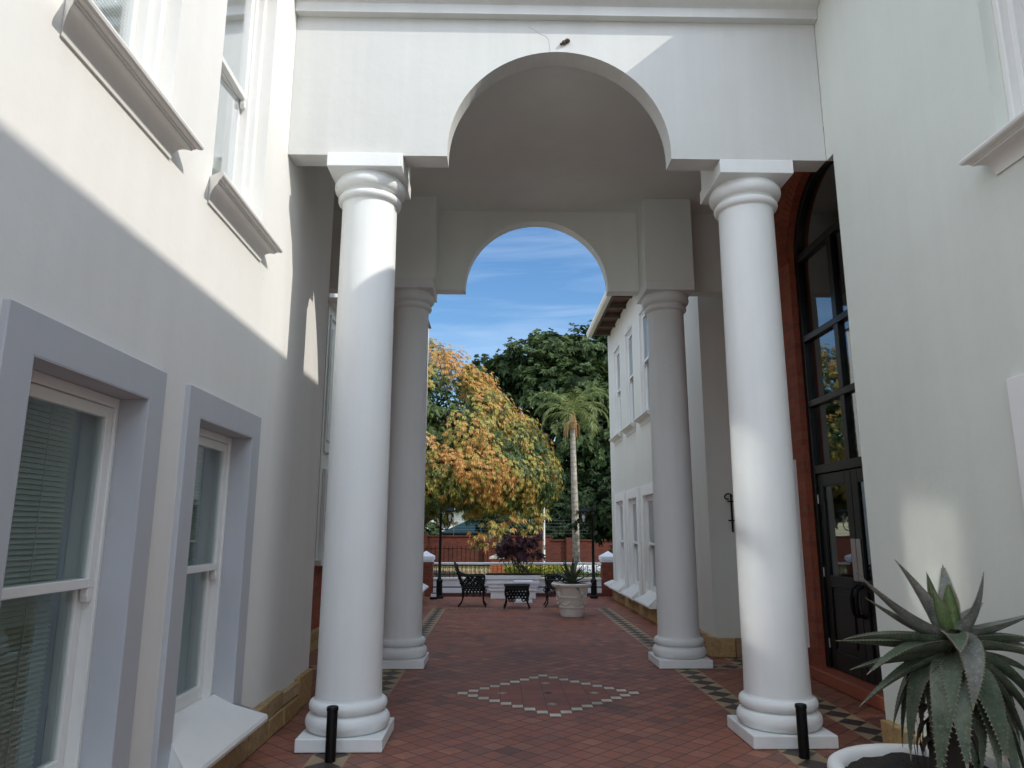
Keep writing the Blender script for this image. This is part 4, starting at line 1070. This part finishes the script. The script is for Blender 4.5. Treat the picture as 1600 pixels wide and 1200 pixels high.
broad_tree('evergreen_tree', 'tall dark green spreading tree rising behind the palm and the orange tree', (2.4, 46, -1.6), 7.5, bl, 10500, .25, .12, rr, [M['leaf_dark'], M['leaf_shade']], tr=.42)
rr = random.Random(15)
bl2 = [((0, 0, 2.6), 1.5), ((-1.4, -.3, 2.0), 1.2), ((1.4, .2, 2.2), 1.4), ((-.4, -.6, 1.2), 1.2), ((1.2, -.6, 1.0), 1.2), ((2.6, 0, 1.7), 1.3)]
broad_tree('evergreen_bush', 'dark bushy evergreen behind the right lamp post', (5.75, 27.5, 0), 1.2, bl2, 2600, .18, .08, rr, [M['leaf_shade'], M['leaf_shade']], tr=.12)
rr = random.Random(16)
bl3 = [((-1.2, 0, 2.6), 1.4), ((.6, -.2, 2.3), 1.3), ((2.4, 0, 2.8), 1.5), ((-.3, .3, 3.8), 1.3), ((4.2, .2, 2.6), 1.5), ((1.6, .4, 4.0), 1.4), ((3.2, .3, 4.2), 1.4), ((-2.6, .2, 3.2), 1.4)]
broad_tree('evergreen_shrub', 'dark evergreen shrub mass behind the boundary wall and palm trunk', (2.6, 37.0, -1.0), 1.8, bl3, 3600, .22, .10, rr, [M['leaf_shade'], M['leaf_shade']], tr=.2)
rr = random.Random(17)
broad_tree('evergreen_tree', 'dark tree at the far left behind the orange tree and left lamp', (-6.5, 36, -1), 3.5, [((0, 0, 4.5), 2.2), ((2.2, -.4, 3.2), 1.5), ((-2, 0, 5), 2.2), ((.5, 0, 7), 2.2), ((3.0, -.5, 2.2), .8)], 3400, .24, .11, rr, [M['leaf_dark'], M['leaf_shade']], tr=.25)

# palm
PB = Vector((3.22, 30, 0)); rr = random.Random(3)
pm = thing('palm_tree', 'slender pale trunked palm with drooping feathery fronds before the dark tree', 'palm', tuple(PB))
mb = MB(); mb.tube([PB + Vector((0, 0, -.05)), PB + Vector((0, 0, .4)), PB + Vector((-.03, 0, 2.5)), PB + Vector((-.06, 0, 4.2)), PB + Vector((-.08, 0, 5.75))], [.18, .15, .14, .12, .105], 16); mb.build('trunk', M['palmbark'], pm, smooth=60)
PH = PB + Vector((-.08, 0, 5.75))
mb = MB(); mb.tube([PH, PH + Vector((0, 0, .35)), PH + Vector((0, 0, .8))], [.15, .17, .07], 14); mb.build('crownshaft', M['leaf_palm_dead'], pm, smooth=60)
fr = MB()
for i in range(19):
    a = i * 2.399 + rr.uniform(-.2, .2); el = R(82 - 3.6 * i); L = rr.uniform(1.9, 2.4)
    hd = Vector((math.cos(a), math.sin(a), 0)); pts = []; p = PH + Vector((0, 0, .6)); e = el
    for k_ in range(13):
        pts.append(p.copy()); p = p + (hd * math.cos(e) + Vector((0, 0, math.sin(e)))) * (L / 12); e -= R(5.5 + 1.1 * k_ + (2.5 if i > 9 else 0))
    fr.tube(pts, [.018 - .0012 * q for q in range(13)], 5, 0)
    for q in range(2, 60):
        if rr.random() < .2: continue
        t = q / 60 * 12; k0 = int(t); f_ = t - k0; p = pts[k0].lerp(pts[min(12, k0 + 1)], f_); tg = (pts[min(12, k0 + 1)] - pts[k0]); tg = tg.normalized() if tg.length > 1e-5 else hd
        sd = tg.cross(Vector((0, 0, 1))); sd = sd.normalized() if sd.length > .05 else Vector((-math.sin(a), math.cos(a), 0))
        for sg in (-1, 1):
            l = .48 * math.sin(PI * min(1, .12 + .86 * q / 60)) * rr.uniform(.8, 1.1); d = (sd * sg * .75 + tg * .55 + Vector((0, 0, rr.uniform(-.35, .05)))).normalized()
            e2 = p + d * l + Vector((0, 0, -.22 * l)); m_ = p + d * l * .5; w_ = tg * .012
            fr.add([p - w_ * .6, m_ - w_, e2, m_ + w_], [(0, 1, 2, 3)], 0)
fr.build('frond', M['leaf_palm'], pm, recalc=False)
mb = MB()
for i in range(9):
    a = rr.uniform(0, 6.28); q = PH + Vector((math.cos(a) * .16, math.sin(a) * .16, .3)); mb.tube([q, q + Vector((math.cos(a) * .2, math.sin(a) * .2, -.1)), q + Vector((math.cos(a) * .25, math.sin(a) * .25, -.7))], [.03, .04, .012], 6)
mb.build('dead_frond', M['leaf_palm_dead'], pm, smooth=60)

# purple shrub in the planter
rr = random.Random(9)
ps = thing('purple_shrub', 'dark purple leaved shrub with bare stems growing in the white planter trough', 'shrub', (.56, 18.0, .56))
st_ = MB(); lf = MB()
for i in range(16):
    x = .56 + rr.uniform(-.30, .35); tx = .56 + rr.uniform(-.52, .52); ty = 18 + rr.uniform(-.25, .25); tz = rr.uniform(1.0, 1.38)
    st_.tube([(x, 18 + rr.uniform(-.1, .1), .555), ((x + tx) / 2 + rr.uniform(-.06, .06), (18 + ty) / 2, .82), (tx, ty, tz)], [.012, .010, .005], 6)
tw_ = [Vector((.56 + rr.uniform(-.5, .5), 18 + rr.uniform(-.28, .28), 1.12 + rr.uniform(-.16, .26))) for _ in range(24)]
for i in range(330):
    u = Vector((rr.gauss(0, 1), rr.gauss(0, 1), rr.gauss(0, 1)))
    p = tw_[i % 24] + u * .07; whorl(lf, p, Vector((u.x, u.y, .6)), 6, .095, .042, 0, rr, .3)
st_.build('stems', M['bark'], ps, smooth=60); lf.build('foliage', M['leaf_purple'], ps, recalc=False)

# golden ground cover, white flowers, sandy verge tufts beyond the railing
rr = random.Random(21); mb = MB()
for i in range(1500):
    x = rr.uniform(.3, 2.9); y = rr.uniform(20.2, 25.5); z = .25 + .18 * nz3(Vector((x * 2, y, 0)), 1.4) + rr.uniform(-.2, .2); whorl(mb, Vector((x, y, max(.03, z))), Vector((rr.uniform(-.5, .5), rr.uniform(-.5, .5), 1)), 7, .17, .055, 0, rr, .2)
for i in range(160):
    x = rr.uniform(2.4, 3.2); y = rr.uniform(20.5, 23); whorl(mb, Vector((x, y, rr.uniform(.4, .6))), Vector((0, -.5, 1)), 6, .07, .05, 1, rr, 0)
tag(mb.build('ground_cover', [M['leaf_yellowgreen'], M['flower']], None, recalc=False), 'yellow green leafy ground cover beyond the railing', 'ground cover', kind='stuff')
mb = MB()
for i in range(5000):
    x = rr.uniform(-9, 9); y = rr.uniform(19.2, 33); f = .35 if x < 0 else 1
    if rr.random() > f: continue
    p = Vector((x, y, -.01)); h = rr.uniform(.06, .16); d = Vector((rr.uniform(-.5, .5), rr.uniform(-.5, .5), 1)) * h; sd = Vector((rr.uniform(-1, 1), rr.uniform(-1, 1), 0)).normalized() * .02
    mb.add([p - sd, p + sd, p + d], [(0, 1, 2)])
tag(mb.build('grass', M['leaf_lawn'], None, recalc=False), 'patchy dry grass beyond the railing', 'grass', kind='stuff')

# ------------------------------------------------------------------ BEYOND THE RAILING
bwl = thing('boundary_wall', 'long red brick boundary wall across the garden behind the trees', 'wall', (0, 34, 0))
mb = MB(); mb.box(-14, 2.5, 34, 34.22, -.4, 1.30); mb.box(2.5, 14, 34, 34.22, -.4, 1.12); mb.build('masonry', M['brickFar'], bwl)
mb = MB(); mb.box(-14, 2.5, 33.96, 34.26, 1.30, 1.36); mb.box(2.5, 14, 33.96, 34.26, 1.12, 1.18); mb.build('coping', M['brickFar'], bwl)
for x in (-7, -3.4, -.35, 3.4, 6.4, 9.4):
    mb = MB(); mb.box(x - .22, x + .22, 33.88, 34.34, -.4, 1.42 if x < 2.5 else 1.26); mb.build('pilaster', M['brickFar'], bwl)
ef = thing('electric_fence', 'thin grey electric fence wires above the brick boundary wall', 'fence', (0, 34.1, 1.2))
mb = MB()
for i in range(5): mb.tube([(-14, 34.1, 1.5 + .15 * i), (14, 34.1, 1.42 + .15 * i)], .0045, 5)
mb.build('wires', M['kerbgrey'], ef)
for x in (-6, -2, 2, 6):
    mb = MB(); mb.tube([(x, 34.1, 1.2), (x, 34.1, 2.15)], .012, 6); mb.build('stake', M['kerbgrey'], ef)
# black garden fence
gf = thing('garden_fence', 'low black metal fence further out behind the railing on the left', 'fence', (-1.7, 29, 0))
mb = MB()
for z in (.25, .88): mb.tube([(-5, 29, z), (.0, 29, z)], .014, 6)
mb.build('rail', M['iron'], gf)
x = -4.95; b0 = None; k_ = 0
while x < 0:
    if b0 is None: mb = MB(); mb.tube([(x, 29, -.02), (x, 29, 1.0)], .011, 5); b0 = mb.build('bar', M['iron'], gf, origin=(x, 29, 0))
    else: b = b0.copy(); COL.objects.link(b); b.location.x = b0.location.x + .17 * k_
    x += .17; k_ += 1
op = thing('garden_pillar', 'short orange brick pillar with a pale cap standing beyond the planter', 'pillar', (0.0, 26, 0))
mb = MB(); mb.box(-.22, .22, 25.78, 26.22, -.02, .62); mb.build('shaft', M['pillar_orange'], op, bevel=.01)
mb = MB(); mb.box(-.26, .26, 25.74, 26.26, .62, .68); mb.add([(-.26, 25.74, .68), (.26, 25.74, .68), (.26, 26.26, .68), (-.26, 26.26, .68), (0, 26, .80)], [(0, 1, 4), (1, 2, 4), (2, 3, 4), (3, 0, 4), (0, 1, 2, 3)]); mb.build('cap', M['potstone'], op)
o = MB(); o.tube([(.09, 26.5, -.02), (.09, 26.5, 1.5)], .03, 8); o = o.build('marker_pole', M['white'], None, smooth=60, origin=(.09, 26.5, 0)); tag(o, 'thin white pole rising beside the orange pillar', 'pole')
sp_ = thing('sign_post', 'tall white post with a narrow purple board on its side beyond the planter', 'sign', (1.62, 25.5, 0))
mb = MB(); mb.tube([(1.62, 25.5, -.02), (1.62, 25.5, 2.55)], .045, 10); mb.build('post', M['white'], sp_, smooth=60)
mb = MB(); mb.box(1.36, 1.56, 25.48, 25.52, 1.40, 2.05); mb.build('board', M['sign_purple'], sp_)
mb = MB(); mb.tube([(1.45, 25.5, 1.5), (1.62, 25.5, 1.5)], .012, 6); mb.tube([(1.45, 25.5, 1.95), (1.62, 25.5, 1.95)], .012, 6); mb.build('clip', M['steel'], sp_)
gh = thing('gatehouse', 'low brick outbuilding with a dark teal hipped roof behind the boundary wall', 'outbuilding', (1, 43, -1.6))
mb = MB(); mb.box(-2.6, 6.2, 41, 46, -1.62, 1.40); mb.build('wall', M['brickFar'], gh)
mb = MB(); X0, X1, Y0, Y1, ze, zr = -3.1, 6.75, 40.4, 46.6, 1.45, 2.95
mb.add([(X0, Y0, ze), (X1, Y0, ze), (X1, Y1, ze), (X0, Y1, ze), (X0 + 3.1, 43.5, zr), (X1 - 3.1, 43.5, zr)], [(0, 1, 5, 4), (1, 2, 5), (2, 3, 4, 5), (3, 0, 4), (0, 1, 2, 3)])
mb.build('roof', M['teal'], gh)
mb = MB(); mb.box(X0, X1, Y0 - .03, Y0, ze - .16, ze + .02); mb.build('fascia', M['black'], gh)
wh = thing('white_house', 'distant white house with a pale green roof seen behind the outbuilding', 'house', (-3.5, 62, -1.6))
mb = MB(); mb.box(-9, -2.6, 60, 68, -1.62, 3.4); mb.box(-2.6, 1, 63, 68, -1.62, 3.0); mb.build('wall', M['housewhite'], wh)
mb = MB(); mb.add([(-4.0, 59.4, 3.35), (1.4, 59.4, 3.35), (1.4, 64, 5.4), (-4.0, 64, 5.4), (-4.0, 68, 3.35), (1.4, 68, 3.35)], [(0, 1, 2, 3), (3, 2, 5, 4), (0, 3, 4), (1, 2, 5), (0, 1, 5, 4)]); mb.build('roof', M['greenroof'], wh)
mb = MB(); mb.box(-4.05, 1.4, 59.3, 59.4, 3.15, 3.36); mb.build('gutter', M['white'], wh)
mb = MB(); mb.box(-4.2, -3.95, 59.7, 59.98, -1.6, 3.3); mb.build('pillar', M['kerbgrey'], wh)

# ------------------------------------------------------------------ LIGHT, SKY, CAMERA
SUN = Vector((1, -.5, .864)).normalized()
sl = bpy.data.lights.new('sun', 'SUN'); sl.energy = 2.0; sl.angle = R(.55); sl.color = (1, .945, .86)
so_ = bpy.data.objects.new('sun', sl); COL.objects.link(so_); so_.rotation_euler = SUN.to_track_quat('Z', 'Y').to_euler(); so_.location = SUN * 40
w = bpy.data.worlds.new('World'); sc.world = w; w.use_nodes = True; nt = w.node_tree; nt.nodes.clear()
out = nt.nodes.new('ShaderNodeOutputWorld'); bg = nt.nodes.new('ShaderNodeBackground'); sky = nt.nodes.new('ShaderNodeTexSky')
sky.sky_type = 'NISHITA'; sky.sun_disc = False; sky.sun_elevation = math.asin(SUN.z); sky.sun_rotation = math.atan2(SUN.x, SUN.y)
sky.air_density = 1.0; sky.dust_density = .6; sky.ozone_density = 1.6
# wispy cirrus
tc = nt.nodes.new('ShaderNodeTexCoord'); mpn = nt.nodes.new('ShaderNodeMapping'); mpn.inputs['Scale'].default_value = (1.0, 1.4, 10.0); mpn.inputs['Rotation'].default_value = (.05, .12, .3)
nn = nt.nodes.new('ShaderNodeTexNoise'); nn.inputs['Scale'].default_value = 2.4; nn.inputs['Detail'].default_value = 7; nn.inputs['Roughness'].default_value = .62; nn.inputs['Distortion'].default_value = .6
rp = nt.nodes.new('ShaderNodeValToRGB'); rp.color_ramp.elements[0].position = .44; rp.color_ramp.elements[0].color = (0, 0, 0, 1); rp.color_ramp.elements[1].position = .78; rp.color_ramp.elements[1].color = (.17, .17, .17, 1)
mx = nt.nodes.new('ShaderNodeMix'); mx.data_type = 'RGBA'; mx.inputs[7].default_value = (5.2, 5.6, 6.2, 1)
L_ = nt.links.new
L_(tc.outputs['Generated'], mpn.inputs[0])
L_(mpn.outputs[0], nn.inputs['Vector']); L_(nn.outputs['Fac'], rp.inputs[0]); L_(rp.outputs[0], mx.inputs[0])
hs = nt.nodes.new('ShaderNodeHueSaturation'); hs.inputs['Saturation'].default_value = 1.25; hs.inputs['Value'].default_value = .70; L_(sky.outputs[0], hs.inputs['Color'])
# bright veil added behind and above the viewer, out of view, for ambient fill
sx = nt.nodes.new('ShaderNodeSeparateXYZ'); L_(tc.outputs['Generated'], sx.inputs[0])
mr = nt.nodes.new('ShaderNodeMapRange'); mr.interpolation_type = 'SMOOTHSTEP'; mr.inputs['From Min'].default_value = .62; mr.inputs['From Max'].default_value = -.2; mr.inputs['To Max'].default_value = .9; L_(sx.outputs[1], mr.inputs[0])
m2 = nt.nodes.new('ShaderNodeMix'); m2.data_type = 'RGBA'; m2.inputs[7].default_value = (6.9, 7.8, 9.2, 1); L_(mr.outputs[0], m2.inputs[0]); L_(hs.outputs[0], m2.inputs[6]); L_(m2.outputs[2], mx.inputs[6])
L_(mx.outputs[2], bg.inputs[0]); L_(bg.outputs[0], out.inputs[0])
bg.inputs[1].default_value = .15

cd = bpy.data.cameras.new('camera'); cam = bpy.data.objects.new('camera', cd); COL.objects.link(cam); sc.camera = cam
cd.sensor_fit = 'HORIZONTAL'; cd.sensor_width = 36; cd.lens = 1130.6 / 1600 * 36; cd.clip_end = 2000; cd.clip_start = .05
p, yw, ro = R(11.416), R(1.146), R(.11)
f = Vector((math.sin(yw) * math.cos(p), math.cos(yw) * math.cos(p), math.sin(p))); r0 = Vector((math.cos(yw), -math.sin(yw), 0)); u0 = r0.cross(f)
rt = r0 * math.cos(ro) + u0 * math.sin(ro); up = -r0 * math.sin(ro) + u0 * math.cos(ro)
cam.matrix_world = Matrix(((rt.x, up.x, -f.x, 0), (rt.y, up.y, -f.y, 0), (rt.z, up.z, -f.z, 1.6), (0, 0, 0, 1)))
sc.view_settings.view_transform = 'Standard'; sc.view_settings.look = 'None'; sc.view_settings.exposure = 0.78; sc.view_settings.gamma = 1
sc.cycles.max_bounces = 10; sc.cycles.diffuse_bounces = 6; sc.cycles.transparent_max_bounces = 16
sc.cycles.use_denoising = True
sc.cycles.use_guiding = True; sc.cycles.use_surface_guiding = True; sc.cycles.guiding_training_samples = 128; sc.cycles.sample_clamp_indirect = 0; sc.cycles.blur_glossy = 0
